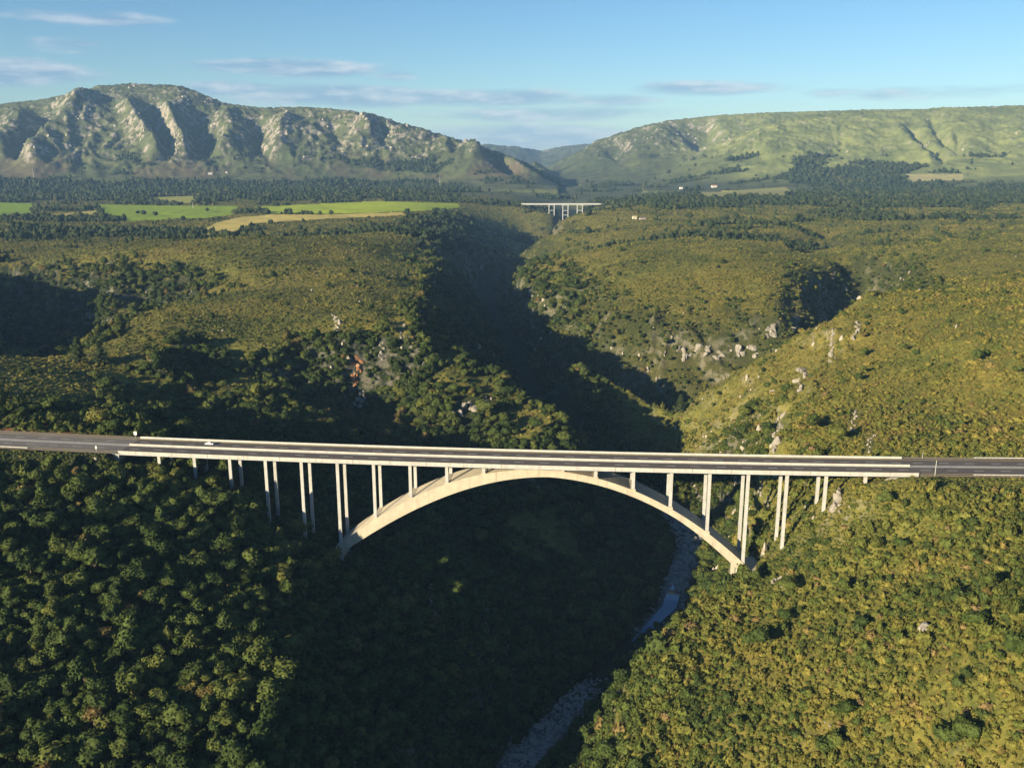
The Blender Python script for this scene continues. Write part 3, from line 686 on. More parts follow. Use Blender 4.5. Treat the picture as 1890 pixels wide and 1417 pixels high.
block('abutment', S_R+.05, S_R+7, TN+.6, TF-.6, -12, deck_pt(S_R)[2]-1.0, MT['concrete'])
for t in (TN+.3, TF-.3):                                          # wing walls
    m = MB(); z = deck_pt(S_R)[2]; A = [(S_R-3,-1.0),(S_R+9,-1.0),(S_R+9,-1.6),(S_R+.5,-6.5)]
    m.prism([(*deck_pt(s, t-.3)[:2], z+q) for s, q in A], [(*deck_pt(s, t+.3)[:2], z+q) for s, q in A]); part('wing_wall', m, MT['paint_conc'])
m = MB(); A = [(252,-3.0,-9.5),(266,-1.0,-4.5)]
m.sweep([[deck_pt(252,-2.5,-10.5),deck_pt(252,4.5,-10.5),deck_pt(252,4.5,-9.8),deck_pt(252,-2.5,-9.8)],[deck_pt(268,-2.5,-4.6),deck_pt(268,4.5,-4.6),deck_pt(268,4.5,-3.9),deck_pt(268,-2.5,-3.9)]]); part('slope_paving', m, MT['paint_conc'])

# ------------------------------------------------------------------ approach roads
def road_sheet(name, t0, t1, s0, s1, dz, mat, kind='structure', parent=None, th=.0):
    n = max(2, int((s1-s0)/8)); V = []; F = []
    for i in range(n+1):
        s = s0+(s1-s0)*i/n; V += [deck_pt(s, t0, dz), deck_pt(s, t1, dz)]
    for i in range(n): F.append((2*i, 2*i+1, 2*i+3, 2*i+2))
    o = mesh_obj(name, V, F, mat)
    if kind: o['kind'] = kind
    if parent is not None: o.parent = parent
    return o
SLL, SRR = -330.0, 420.0
rl = road_sheet('road', TN+.3, TF-.3, SLL, S_L-.02, -.02, MT['asphalt_old']); rr = road_sheet('road', TN+.3, TF-.3, S_R+.02, SRR, -.02, MT['asphalt'])
for R, a, b in ((rl, SLL, S_L-.1), (rr, S_R+.1, SRR)):
    road_sheet('median_strip', tm-.75, tm+.75, a, b, .0, MT['paint_conc'], None, R)
    for t, w, mt in ((TN+1.7,.28,'yellow'),(TF-2.2,.28,'yellow'),(tm-1.45,.22,'white'),(tm+1.45,.22,'white')): road_sheet('road_line', t-w/2, t+w/2, a, b, -.014, MT[mt], None, R)
    for t in (tm-5.4, tm+5.2):
        for s in np.arange(a+3, b-6, 12.0): road_sheet('road_line', t-.1, t+.1, s, s+4.5, -.014, MT['white'], None, R)
    sh = road_sheet('road_shoulder', TF-.3, TF+2.2, a, b, -.05, mat_plain('gravel_shoulder', (.26,.21,.15), .95, .1, .3, 1.5)); sh = road_sheet('road_shoulder', TN-1.6, TN+.3, a, b, -.05, sh.data.materials[0])
def guardrail(t, s0, s1, label):
    g = thing('guardrail', deck_pt(s0, t), label, 'guardrail')
    def gp(nm, mb): 
        o = mb.build(nm, MT['steel']); o.parent = g; o.matrix_parent_inverse = Matrix.Translation(-g.location); return o
    m = MB(); sweep_deck(m, [(t-.04,.38),(t+.05,.46),(t-.02,.56),(t+.05,.66),(t-.04,.74),(t-.09,.74),(t-.09,.38)], s0, s1); gp('rail', m)
    for s in np.arange(s0+1, s1, 4.0):
        p = deck_pt(s, t+.16); m = MB(); m.box(p[0]-.07, p[0]+.07, p[1]-.07, p[1]+.07, p[2]-.5, p[2]+.72); gp('post', m)
guardrail(TF+.6, S_R+34, SRR-30, 'grey steel guardrail along the far side of the road right of the bridge')
guardrail(TN-.3, S_R+24, SRR-30, 'grey steel guardrail along the near side of the road right of the bridge')
guardrail(TN-.4, SLL+30, -154, 'pale guardrail along the near side of the road at the left edge')

def sign_post(s, t, h, label, panel, r=.09):
    p = deck_pt(s, t); g = thing('road_sign', p, label, 'road sign')
    MB().tube((0,0,-.6),(0,0,h), r, r*.8, 8).build('post', MT['steel'], g)
    if panel:
        w, hh = panel; MB().box(-w/2, w/2, -.14, -.10, h-hh, h).build('sign_panel', MT['white'], g)
sign_post(-110.5, TF-.4, 3.6, 'small white sign panel at the left end of the far parapet', (1.5, 1.9))
sign_post(-119, TN+.1, 2.9, 'thin white marker sign on the near verge left of the bridge', (.7, 1.5))
sign_post(281, TN-.4, 7.2, 'tall thin grey pole on the near verge just right of the bridge', None, .14)
sign_post(284, TF+.3, 3.2, 'thin grey marker post on the far verge just right of the bridge', None, .1)
p = deck_pt(-106, TF+3.0); g = thing('utility_pole', (p[0], p[1], float(hgt(p[0], p[1]))), 'brown wooden pole beside the reddish bank left of the bridge', 'utility pole')
MB().tube((0,0,-1),(0,0,7.5), .17, .12, 8).build('pole', MT['bark'], g); MB().box(-.9,.9,-.06,.06,6.7,6.85).build('crossarm', MT['bark'], g)

# white car on the far carriageway
def build_car(s, t, label):
    p = deck_pt(s, t, .03); c = thing('car', p, label, 'car', None, -BYAW)
    L2, W2 = 2.15, .86
    prof = [(-2.15,.35),(-2.12,.78),(-1.95,.92),(-1.35,.96),(-.75,1.42),(.55,1.45),(1.2,.98),(1.95,.86),(2.13,.68),(2.15,.35)]
    A = [(x, -W2*(1 if z < 1 else .84), z) for x, z in prof]; B = [(x, -y, z) for x, y, z in A]
    paint = mat_plain('white_car_paint', (.78,.78,.76), .25, .5, .03); glass = mat_plain('car_glass', (.02,.025,.03), .08, .6, .02); tyre = mat_plain('tyre_rubber', (.02,.02,.02), .9, .1, .1)
    body = MB(); body.prism(A, B); body.build('body', paint, c)
    for y in (-1, 1):
        q = MB(); q.add([(-1.2,y*(W2+.004),.99),(1.05,y*(W2+.004),.99),(.5,y*(W2*.84+.012),1.38),(-.72,y*(W2*.84+.012),1.36)], [(0,1,2,3)]); q.build('side_window', glass, c)
    MB().add([(1.17,-.7,1.02),(1.17,.7,1.02),(.60,.62,1.43),(.60,-.62,1.43)], [(0,1,2,3)]).build('windscreen', glass, c)
    MB().add([(-1.33,-.7,1.0),(-1.33,.7,1.0),(-.80,.62,1.41),(-.80,-.62,1.41)], [(0,3,2,1)]).build('rear_window', glass, c)
    for x in (-1.3, 1.32):
        for y in (-1, 1):
            w = MB().tube((x, y*.70, .32), (x, y*.89, .32), .32, .32, 14).build('wheel', tyre, c)
            r = MB().tube((x, y*.80, .32), (x, y*.895, .32), .18, .18, 10).build('rim', MT['steel'], w)
    for y in (-.6, .6): MB().box(2.10, 2.165, y-.17, y+.17, .62, .76).build('headlight', glass, c); MB().box(-2.165, -2.11, y-.14, y+.14, .66, .80).build('tail_light', mat_plain('tail_light_red', (.3,.02,.02), .3, .4, .02), c)
build_car(-69, TF-6.2, 'small white car driving on the far lane near the left end of the bridge')

# ------------------------------------------------------------------ far girder bridge across the upper gorge
FB = [at_y(966, 376.4, 2880), at_y(1106, 376.6, 2880)]
fb = thing('girder_bridge', tuple((FB[0][k]+FB[1][k])/2 for k in range(3)), 'distant white girder bridge on tall ladder-like piers across the upper gorge', 'bridge')
fbz = FB[0][2]; far_white = mat_concrete('far_bridge_concrete', (.42,.43,.43), .1)
def fpart(nm, m, parent=None):
    o = m.build(nm, far_white); o.parent = parent or fb
    if parent is not None: return o
    o.matrix_parent_inverse = Matrix.Translation(-fb.location); return o
Yb = 2880
fpart('deck', MB().box(FB[0][0]-6, FB[1][0]+6, Yb-5, Yb+5, fbz-1.3, fbz)); fpart('girder', MB().box(FB[0][0], FB[1][0], Yb-3, Yb+3, fbz-3.2, fbz-1.303))
for y in (Yb-5, Yb+4.6): fpart('parapet', MB().box(FB[0][0]-6, FB[1][0]+6, y, y+.4, fbz+.003, fbz+1.2))
for uc, vb in ((1018, 396), (1043.5, 420), (1070, 398)):
    xs = [at_y(uc+d, 385, Yb)[0] for d in (-4.8, 4.8)]; zb = min(float(hgt(x, Yb)) for x in xs)-4
    pr = fpart('pier', MB().box(xs[0]-3.2, xs[1]+3.2, Yb-2.2, Yb+2.2, fbz-4.3, fbz-3.203))
    for x in xs: fpart('leg', MB().box(x-.95, x+.95, Yb-4.6, Yb+1.6, zb, fbz-4.303), pr)
    z = fbz-20
    while z > zb+8: fpart('cross_beam', MB().box(xs[0]+.953, xs[1]-.953, Yb-4.2, Yb+1.2, z-.65, z+.65), pr); z -= 14

# ------------------------------------------------------------------ houses far off
def house(u, v, wpx, hpx, dpx, label, wallc, roofc, rz=.2):
    x, y, z = hit(u, v); k = math.hypot(x, y)/FPX*1.02; w, h, d = wpx*k, hpx*k, dpx*k
    o = thing('house', (x, y, z-.5), label, 'house', None, rz)
    MB().box(-w/2, w/2, -d/2, d/2, -1.5, h).build('wall', mat_plain('house_wall', wallc, .9, .1, .08, .3), o)
    m = MB(); e = .4; m.prism([(-w/2-e,-d/2-e,h+.004),(-w/2-e,d/2+e,h+.004),(-w/2-e,0,h+d*.38)], [(w/2+e,-d/2-e,h+.004),(w/2+e,d/2+e,h+.004),(w/2+e,0,h+d*.38)]); m.build('roof', mat_plain('house_roof', roofc, .85, .1, .15, .3), o)
    n = max(1, int(w/4))
    for i in range(n):
        cx_ = -w/2+(i+.5)*w/n; MB().box(cx_-.6, cx_+.6, -d/2-.05, -d/2-.003, h*.35, h*.8).build('window', mat_plain('window_glass', (.03,.035,.04), .1, .5, .02), o)
house(1171, 405, 7, 4, 6, 'cream square house on the green hilltop right of the gorge', (.60,.52,.33), (.45,.40,.28))
house(1186, 405, 11, 2.6, 5, 'long low dark-roofed house on the hilltop beside the cream house', (.45,.40,.38), (.12,.10,.11))
house(1523, 356, 12, 3, 6, 'pale farmhouse at the foot of the dark plantation on the right', (.50,.45,.34), (.55,.48,.36), .05)
house(1318, 346, 9, 3, 5, 'brown-roofed farmhouse with pale walls below the right hills', (.60,.58,.52), (.20,.10,.07))
house(1257, 349, 5, 2.4, 4, 'tiny white cottage below the right hills', (.68,.67,.62), (.40,.38,.35))
house(388, 322, 7, 1.8, 3, 'long pale barn at the foot of the left mountain', (.46,.45,.40), (.48,.45,.40))
house(418, 320, 3.5, 2, 2.5, 'white farmhouse at the foot of the left mountain', (.5,.49,.46), (.35,.30,.26))
def mast(u, v, h, label):
    x, y, z = hit(u, v); o = thing('mast', (x, y, z), label, 'mast')
    H = h*math.hypot(x, y)/FPX; m = MB()
    for a in range(3): m.tube((math.cos(a*2.09)*1.2, math.sin(a*2.09)*1.2, -2), (0, 0, H), .45, .3, 5)
    m.build('lattice', MT['steel'], o); MB().tube((0,0,H-.5),(0,0,H+3), .2, .1, 5).build('antenna', MT['steel'], o)
mast(62, 327, 14, 'thin pale mast at the foot of the mountain near the left edge'); mast(812, 344, 18, 'thin pale mast on the slope left of the pass')
mast(356, 384, 8, 'thin pole at the far edge of the deep green field')
# ------------------------------------------------------------------ plant meshes
def ico(sub):
    bm = bmesh.new(); bmesh.ops.create_icosphere(bm, subdivisions=sub, radius=1.0)
    V = np.array([v.co[:] for v in bm.verts]); F = [tuple(v.index for v in f.verts) for f in bm.faces]; bm.free(); return V, F
ICO2, ICO1, ICO3 = ico(3), ico(2), ico(4)
def crown_mesh(name, seed, mat, sub=2, lobes=9, leaves=170, leaf=.20, flat=.8, lump=.33, base=-.35):
    """a broad crown: lobed body and many leaf-sized faces standing off it; radius about 1, its foot at z = base"""
    r = np.random.default_rng(seed); V, F = (ICO1 if sub == 1 else ICO2); V = V.copy()
    L = r.normal(size=(lobes, 3)); L[:,2] = np.abs(L[:,2])*.9-.1; L /= np.linalg.norm(L, axis=1)[:,None]; amp = r.uniform(.5, 1.1, lobes)*lump
    g = 1-lump*.9+(np.exp(-((1-V@L.T)*9))*amp).sum(1)+r.normal(0, .035, len(V))
    V = V*np.clip(g, .35, 1.25)[:,None]; V[:,2] *= flat; V[:,2] = np.maximum(V[:,2], base*1.0)
    V = V.tolist(); F = list(F); C = np.array(V)
    for i in range(leaves):
        k = r.integers(len(C)); c = C[k]
        if c[2] < base+.12: continue
        n = c/np.linalg.norm(c); n = n+r.normal(0, .55, 3); n /= np.linalg.norm(n)
        a = np.cross(n, r.normal(size=3)); a /= np.linalg.norm(a); b = np.cross(n, a); s = leaf*r.uniform(.55, 1.25); o = c*r.uniform(.97, 1.16)
        q = len(V); V += [(o+a*s*.9).tolist(), (o+b*s*.55).tolist(), (o-a*s*.9).tolist(), (o-b*s*.55).tolist()]; F.append((q, q+1, q+2, q+3))
    me = bpy.data.meshes.new(name); me.from_pydata(V, [], F); me.materials.append(mat); return me
def conifer_mesh(name, seed, mat):
    r = np.random.default_rng(seed); V = []; F = []
    for i in range(260):
        z = r.uniform(.12, 1)**.9; rad = (1-z)*.27+.02; a = r.uniform(0, 6.283); rr = rad*r.uniform(.55, 1.1)
        c = np.array([math.cos(a)*rr, math.sin(a)*rr, z]); d = np.array([math.cos(a), math.sin(a), -.35]); d /= np.linalg.norm(d); t = np.array([-math.sin(a), math.cos(a), r.normal(0,.2)]); s = .09*r.uniform(.6,1.2)
        q = len(V); V += [(c+d*s).tolist(), (c+t*s*.6).tolist(), (c-d*s).tolist(), (c-t*s*.6).tolist()]; F.append((q,q+1,q+2,q+3))
    mb = MB(); mb.V = V; mb.F = F; mb.prism([(math.cos(t)*.17, math.sin(t)*.17, .14) for t in np.arange(6)*1.047], [(math.cos(t)*.02, math.sin(t)*.02, .96) for t in np.arange(6)*1.047])
    me = bpy.data.meshes.new(name); me.from_pydata(mb.V, [], mb.F); me.materials.append(mat); return me
def rock_mesh(name, seed, mat, sub=3, squash=(1,1,1)):
    r = np.random.default_rng(seed); V, F = (ICO3 if sub == 4 else ICO2 if sub == 3 else ICO1); V = V.copy()
    for i in range(14):                                       # slice facets
        n = r.normal(size=3); n /= np.linalg.norm(n); d = r.uniform(.38, .72); e = V@n-d; V -= np.where(e > 0, e, 0)[:,None]*n*.92
    nz = fbm(V[:,0]*2.2+V[:,2]*1.7+seed, V[:,1]*2.2-V[:,2]*1.3, 5, .6)
    V = V*(1+.12*nz)[:,None]*np.array(squash)
    me = bpy.data.meshes.new(name); me.from_pydata(V.tolist(), [], F); me.materials.append(mat); return me
trunk_me = MB().tube((0,0,-.6),(0.04,.02,.55), .07, .045, 7).tube((0.04,.02,.5),(.22,.1,.8), .03, .015, 5).tube((.03,.02,.45),(-.2,.12,.78), .03, .012, 5).build('trunk', MT['bark'])
TRUNK = trunk_me.data; bpy.data.objects.remove(trunk_me)
TREE = [crown_mesh('tree_crown', 20+i, MT['leaf'], 2, 6+i, 420, .19, .86, .44) for i in range(8)]
SHRUB = [crown_mesh('shrub_crown', 40+i, MT['shrub'], 1, 4+i, 170, .27, .78, .42) for i in range(7)]
FYN = [crown_mesh('fynbos_clump', 60+i, MT['fynbos'], 1, 6, 50, .25, .62, .3) for i in range(4)]
WOOD = [crown_mesh('wood_crown', 80+i, MT['wood'], 1, 6, 40, .25, 1.1, .32, -.8) for i in range(4)]
CONI = [conifer_mesh('conifer_crown', 90+i, MT['conifer']) for i in range(3)]
ROCKS = [rock_mesh('rock_chunk', 100+i, MT['crag'], 2, (1, .8, .8)) for i in range(5)]
BOULD = [rock_mesh('boulder', 120+i, MT['boulder'], 2, (1, .85, .6)) for i in range(4)]

def scatter_obj(name, meshes, P, scale, rz, tint, label=None, cat=None, tilt=None):
    """one stuff object: a cloud of points on which geometry nodes set the plant meshes"""
    src = bpy.data.collections.new(name+'_source')
    for i, me in enumerate(meshes): src.objects.link(bpy.data.objects.new('%s_%02d' % (name, i), me))
    n = len(P); me = bpy.data.meshes.new(name); me.vertices.add(n); me.vertices.foreach_set('co', P.astype(np.float32).ravel())
    def A(nm, t, v, key='value'):
        a = me.attributes.new(nm, t, 'POINT'); a.data.foreach_set(key, np.ascontiguousarray(v).ravel())
    rot = np.zeros((n, 3), np.float32); rot[:,2] = rz
    if tilt is not None: rot[:,0] = tilt[0]; rot[:,1] = tilt[1]
    A('size', 'FLOAT_VECTOR', scale.astype(np.float32), 'vector'); A('turn', 'FLOAT_VECTOR', rot, 'vector'); A('tint', 'FLOAT', tint.astype(np.float32)); A('pick', 'INT', RNG.integers(0, len(meshes), n).astype(np.int32))
    o = bpy.data.objects.new(name, me); COL.objects.link(o)
    g = bpy.data.node_groups.new(name, 'GeometryNodeTree'); g.interface.new_socket('Geometry', in_out='INPUT', socket_type='NodeSocketGeometry'); g.interface.new_socket('Geometry', in_out='OUTPUT', socket_type='NodeSocketGeometry')
    N = g.nodes.new; L = g.links.new
    gi = N('NodeGroupInput'); go = N('NodeGroupOutput'); iop = N('GeometryNodeInstanceOnPoints'); ci = N('GeometryNodeCollectionInfo')
    ci.inputs['Collection'].default_value = src; ci.inputs['Separate Children'].default_value = True; ci.inputs['Reset Children'].default_value = True
    def NA(nm, t): x = N('GeometryNodeInputNamedAttribute'); x.data_type = t; x.inputs['Name'].default_value = nm; return x.outputs['Attribute']
    mp = N('GeometryNodeMeshToPoints'); L(gi.outputs[0], mp.inputs[0]); L(mp.outputs[0], iop.inputs['Points']); L(ci.outputs[0], iop.inputs['Instance']); iop.inputs['Pick Instance'].default_value = True
    L(NA('pick', 'INT'), iop.inputs['Instance Index']); L(NA('size', 'FLOAT_VECTOR'), iop.inputs['Scale'])
    e2r = N('FunctionNodeEulerToRotation'); L(NA('turn', 'FLOAT_VECTOR'), e2r.inputs[0]); L(e2r.outputs[0], iop.inputs['Rotation']); L(iop.outputs[0], go.inputs[0])
    o.modifiers.new('scatter', 'NODES').node_group = g
    return tag(o, label, cat, kind='stuff')

def polar_scatter(r0, r1, spacing, th_lim=None):
    X = []; Y = []; wide = th_lim
    r = r0
    while r < r1:
        th_lim = wide or (.76 if r < 560 else .64)          # a little beyond the frame
        s = spacing(r); n = int(2*th_lim*r/s)
        th = -th_lim+(np.arange(n)+RNG.random())*s/r+RNG.uniform(-.42, .42, n)*s/r; rr = r+RNG.uniform(-.45, .45, n)*s
        X.append(rr*np.sin(th)); Y.append(rr*np.cos(th)); r += s*.87
    return np.concatenate(X), np.concatenate(Y)
CA, SA = math.cos(BYAW), math.sin(BYAW)
def bridge_st(x, y): return (x-BX0)*CA-(y-BY0)*SA+5.5*BAY, (x-BX0)*SA+(y-BY0)*CA
def clear_of_works(x, y, z, rad, top):
    s, t = bridge_st(x, y)
    on_road = ((t > TN-3.0-rad*.3) & (t < TF+3.0+rad*.3)) & ((s < S_L+2) | (s > S_R-4))
    g = np.clip(s, -330, 330); zd = BG*(s-99)+BK*np.clip(s-99, -330, 330)**2
    under = (t > TN-2-rad) & (t < TF+2+rad) & (s > S_L-3) & (s < S_R+3) & (z+top > zd-5)
    atcol = False
    for i in (*range(-5, 1), *range(11, 15)):
        atcol = atcol | ((np.abs(s-i*BAY) < 1.2+rad*.5) & (t > -2.5-rad*.6) & (t < BW+2.5+rad*.3) & (z+top > -44))
    atcol = atcol | ((s > 236) & (s < 274) & (t > -5) & (t < BW+4)) | ((s > 256) & (s < 286) & (t > -13) & (t < BW))
    feet = ((s > -9) & (s < 22) & (t > -3-rad) & (t < BW+3+rad)) | ((s > 172) & (s < 206) & (t > -6-rad) & (t < BW+3+rad))
    tall = (t > TN-17) & (t < TF+5) & ((t < TN) | (s < S_L) | (s > S_R-8)) & (z+top > zd+np.where(t < TN, .3-(TN-t)*.12, .5))
    return ~(on_road | under | atcol | feet | tall) & off_outcrops(x, y, np.maximum(rad, top*.25))

# bare rock outcrops read from the photograph (their ground is kept clear of plants)
OUT = [(1437,800,26,78,'tall pale rock rib on the right slope just above the bridge deck','rock',.6),(1480,703,24,44,'grey rounded rock outcrop on the right slope, lowest of the upper three','rock',.2),
 (1536,640,14,62,'narrow upright grey rock fin high on the right slope','rock',.7),(1581,612,16,36,'pale rock knob high on the right slope beside the narrow fin','rock',.5),
 (1576,778,14,38,'cream rock ledge on the right slope above the right columns','rock',.5),(1605,822,14,36,'pale rock streak just above the parapet near the right end of the bridge','rock',.6),
 (658,690,26,56,'rust orange bare cliff face in the middle of the left spur','rock_red',0.1),(664,735,20,34,'pale cliff foot just below the rust orange face','rock',0.1),
 (705,650,14,34,'grey rock streak on the cliff right of the rust orange face','rock',.2),(860,756,34,30,'pale rock patch low on the spur left of the gorge','rock',.3),(897,742,18,14,'small pale rock on the spur crest beside the dark gorge','rock',.3),
 (620,598,16,34,'grey rock streak at the top of the left spur cliff','rock',-.4),(740,612,12,30,'pale rock streak at the right end of the left spur cliff','rock',0),
 (1262,655,26,24,'pink-grey cliff block at the left end of the middle hill ledge','rock',0),(1318,652,46,26,'long pale cliff ledge at the foot of the middle hill','rock',0),(1375,650,40,24,'white jagged cliff ledge at the foot of the middle hill','rock',0),(1425,612,24,26,'grey jagged rock at the right end of the middle hill ledges','rock',0),(1470,600,22,22,'small pale rock above the right end of the middle hill ledges','rock',0),
 (1405,905,14,22,'grey rock nose beneath the deck between the right columns','rock',.3),(1545,930,30,34,'cream rock outcrop beneath the deck at the right pair of columns','rock',.3),(1440,1072,24,22,'pale rock beside the right foot of the arch','rock',.4),
 (795,1085,12,120,'dim grey rock edge down the shaded left wall under the arch','rock',-.5),(982,540,10,14,'small pale rock at the rim of the middle hill above the dark gorge','rock',0),(1528,1338,11,8,'white bare rock in the scrub at the bottom right','rock',0)]
OUTP = []
for u, v, w, h, l, mt, ln in OUT:
    for f in (-.6, -.2, .2, .6, 1.0):
        X_, Y_, Z_ = hit(u+ln*f*w*.5, v-f*h*.5); k_ = math.hypot(X_, Y_)/FPX
        for sh in (0, 5): OUTP.append((X_*(1-sh/max(Y_, 1)), Y_-sh, w*k_*.42+.5))
OUTP = np.array(OUTP)
def off_outcrops(x, y, rad):
    ok = np.ones(len(x), bool)
    for X_, Y_, R_ in OUTP: ok &= np.hypot(x-X_, y-Y_) > R_+rad*.55
    return ok

# --- tall forest: left slope and the gorge sides
x, y = polar_scatter(165, 1500, lambda r: 4.5+max(0, r-430)*.0042)
z = hgt(x, y); fm = mask_at('forest', x, y); rd = dist_poly(x, y, RIVER)[0]
rad = np.clip(RNG.lognormal(math.log(2.75), .26, len(x)), 1.5, 5.2)*np.where((x > 90) & (y > 700), .62, 1+np.clip(np.hypot(x, y)-430, 0, 700)*.0004); ht = rad*RNG.uniform(1.3, 2.6, len(x))*np.where((np.hypot(x, y) > 560) & (x < -30), .6, 1.0)
ok = (RNG.random(len(x)) < fm) & (rd > np.where((y > 425) & (y < 478), 2, 8)+rad) & (mask_at('red', x, y) < .3) & (RNG.random(len(x)) < np.where(mask_at('rocky', x, y) > .3, .66, 1.0))
ok &= clear_of_works(x, y, z, rad, ht+rad*.7)
x, y, z, rad, ht = x[ok], y[ok], z[ok], rad[ok], ht[ok]
tint = np.clip(.29+.45*fbm(x/55, y/55, 3)+RNG.normal(0, .20, len(x)), 0, .97); tint = np.where(RNG.random(len(x)) < .035, RNG.uniform(.9, 1, len(x)), tint)
U, V = project(x, y, z+ht); dist = np.hypot(x, y)
left = dist_poly(x, y, RIVER)[2] == LEFTSIDE
near_left = left & (U > 15) & (U < 1875) & (V > 815) & (V < 1410) & visible(x, y, z+ht)
score = np.where(near_left, rad/dist, -1); top = np.argsort(-score)[:300]; top = top[score[top] > 0]
isind = np.zeros(len(x), bool); isind[top] = True
def add_tree(i):
    q = int(np.searchsorted([.22, .5, .82], tint[i])); cn = ('deep green', 'mid green', 'olive green', 'rust-tinged')[q]
    o = thing('broadleaf_tree', (x[i], y[i], z[i]), cn+' broadleaf tree in the dense forest on the near left slope', 'tree', cn+' broadleaf trees of the near left slope')
    t = bpy.data.objects.new('trunk', TRUNK); COL.objects.link(t); t.parent = o; t.scale = (ht[i]*.8,)*2+(ht[i],)
    c = bpy.data.objects.new('crown', TREE[i % len(TREE)]); COL.objects.link(c); c.parent = o; c.location = (0, 0, ht[i]-rad[i]*.45); c.scale = (rad[i]*RNG.uniform(.85, 1.15), rad[i]*RNG.uniform(.85, 1.15), rad[i]*RNG.uniform(.85, 1.2))
    c.rotation_euler = (0, 0, RNG.uniform(0, 6.28)); c['tint'] = float(tint[i]); return o
for i in top: add_tree(i)
r_ = ~isind
def pts(x, y, z): return np.stack([x, y, z], 1)
def sc(rad, flat=1.0, v=.32): n = len(rad); return np.stack([rad*RNG.uniform(1-v, 1+v, n), rad*RNG.uniform(1-v, 1+v, n), rad*flat*RNG.uniform(1-v*.8, 1+v*1.3, n)], 1)
def lean(n, a=.25): return RNG.normal(0, a, n), RNG.normal(0, a, n)
scatter_obj('forest_canopy', TREE, pts(x[r_], y[r_], (z+ht-rad*.45)[r_]), sc(rad[r_]), RNG.uniform(0, 6.28, r_.sum()), tint[r_], tilt=lean(r_.sum(), .15))
# understorey so that gaps between crowns read as leaves
x, y = polar_scatter(165, 900, lambda r: 3.2+max(0, r-430)*.006); z = hgt(x, y); fm = mask_at('forest', x, y); rd = dist_poly(x, y, RIVER)[0]
rad = RNG.uniform(1.2, 2.4, len(x)); ok = (RNG.random(len(x)) < fm) & (rd > 9) & clear_of_works(x, y, z, rad, rad*1.5); x, y, z, rad = x[ok], y[ok], z[ok], rad[ok]
scatter_obj('forest_understorey', SHRUB, pts(x, y, z+rad*.4), sc(rad, 1.2), RNG.uniform(0, 6.28, len(x)), np.clip(RNG.normal(.12, .1, len(x)), 0, .4))

# --- shrubs of the sunny right slopes
x, y = polar_scatter(150, 1150, lambda r: 1.75+max(0, r-250)*.0022)
z = hgt(x, y); fm = mask_at('forest', x, y); rd, _, sd_ = dist_poly(x, y, RIVER); n = len(x); right = sd_ != LEFTSIDE
patch = fbm(x/42, y/42, 3); edge = smooth(95, 50, rd)
dist = np.hypot(x, y)
rad = np.clip(RNG.lognormal(math.log(.80), .45, n), .4, 2.4)*(1+.25*np.clip(patch, -.4, 1)+.6*edge)*(1-.10*smooth(420, 620, dist))
big = RNG.random(n) < .04*(1+4*edge); rad = np.where(big, rad*1.55, rad)
ok = right & (RNG.random(n) > fm*.5) & (rd > 9+rad) & (mask_at('red', x, y) < .4) & (RNG.random(n) < .93) & (RNG.random(n) > mask_at('rocky', x, y)*.7)
ok &= clear_of_works(x, y, z, rad, rad*1.5)
x, y, z, rad, patch, edge, dist = (a[ok] for a in (x, y, z, rad, patch, edge, dist)); n = len(x)
tint = np.clip(.40+.18*smooth(420, 560, dist)+.42*fbm(x/70+9, y/70, 4)+.35*fbm(x/24, y/24+3, 2)-.25*np.clip(patch, -.3, .6)-.16*edge+RNG.normal(0, .17, n), 0, .95); tint = np.where(RNG.random(n) < .025, RNG.uniform(.93, 1, n), tint)
U, V = project(x, y, z+rad); vis = (U > 15) & (U < 1875) & (V > 300) & (V < 1410) & visible(x, y, z+rad*1.2)
score = np.where(vis, rad/dist, -1); top = np.argsort(-score)[:300]; top = top[score[top] > 0]; isind = np.zeros(n, bool); isind[top] = True
for i in top:
    o = bpy.data.objects.new('hillside_shrub', SHRUB[i % len(SHRUB)]); COL.objects.link(o); o.location = (x[i], y[i], z[i]+rad[i]*.32)
    o.scale = (rad[i]*RNG.uniform(.85, 1.15), rad[i]*RNG.uniform(.85, 1.15), rad[i]*RNG.uniform(.95, 1.4)); o.rotation_euler = (0, 0, RNG.uniform(0, 6.28)); o['tint'] = float(tint[i])
    q = int(np.searchsorted([.2, .48, .8], tint[i])); cn = ('deep green', 'fresh green', 'yellow-olive', 'brownish')[q]
    tag(o, cn+' rounded shrub in the dense cover of the sunlit near right slope', 'shrub', cn+' shrubs of the near right slope')
r_ = ~isind
scatter_obj('hillside_scrub', SHRUB, pts(x[r_], y[r_], z[r_]+rad[r_]*.32), sc(rad[r_], 1.2, .42)*np.stack([np.ones(r_.sum()), np.ones(r_.sum()), 1-.25*smooth(420, 640, dist[r_])], 1), RNG.uniform(0, 6.28, r_.sum()), tint[r_], tilt=lean(r_.sum()))

# --- low fynbos of the plateaus
x, y = polar_scatter(470, 3300, lambda r: 2.0+max(0, r-450)*.0027)
z = hgt(x, y); rd, _, sd_ = dist_poly(x, y, RIVER); n = len(x); dist = np.hypot(x, y); U, V = project(x, y, z)
infield = np.zeros(n, bool)
for pl, c, l, nm in FIELDS: infield |= in_poly(U, V, pl)
ok = ((sd_ == LEFTSIDE) | (dist > 1050)) & ~infield & (rd > 15) & (RNG.random(n) > mask_at('forest', x, y)*.6) & (RNG.random(n) > mask_at('rocky', x, y)*.3) & (RNG.random(n) < .76+.5*fbm(x/60, y/40, 3))
rad = np.clip(RNG.lognormal(math.log(.85), .35, n), .45, 2.4)*(1+np.clip(dist-450, 0, 3000)*.0005)
ok &= clear_of_works(x, y, z, rad, rad)
x, y, z, rad, dist = (a[ok] for a in (x, y, z, rad, dist)); n = len(x)
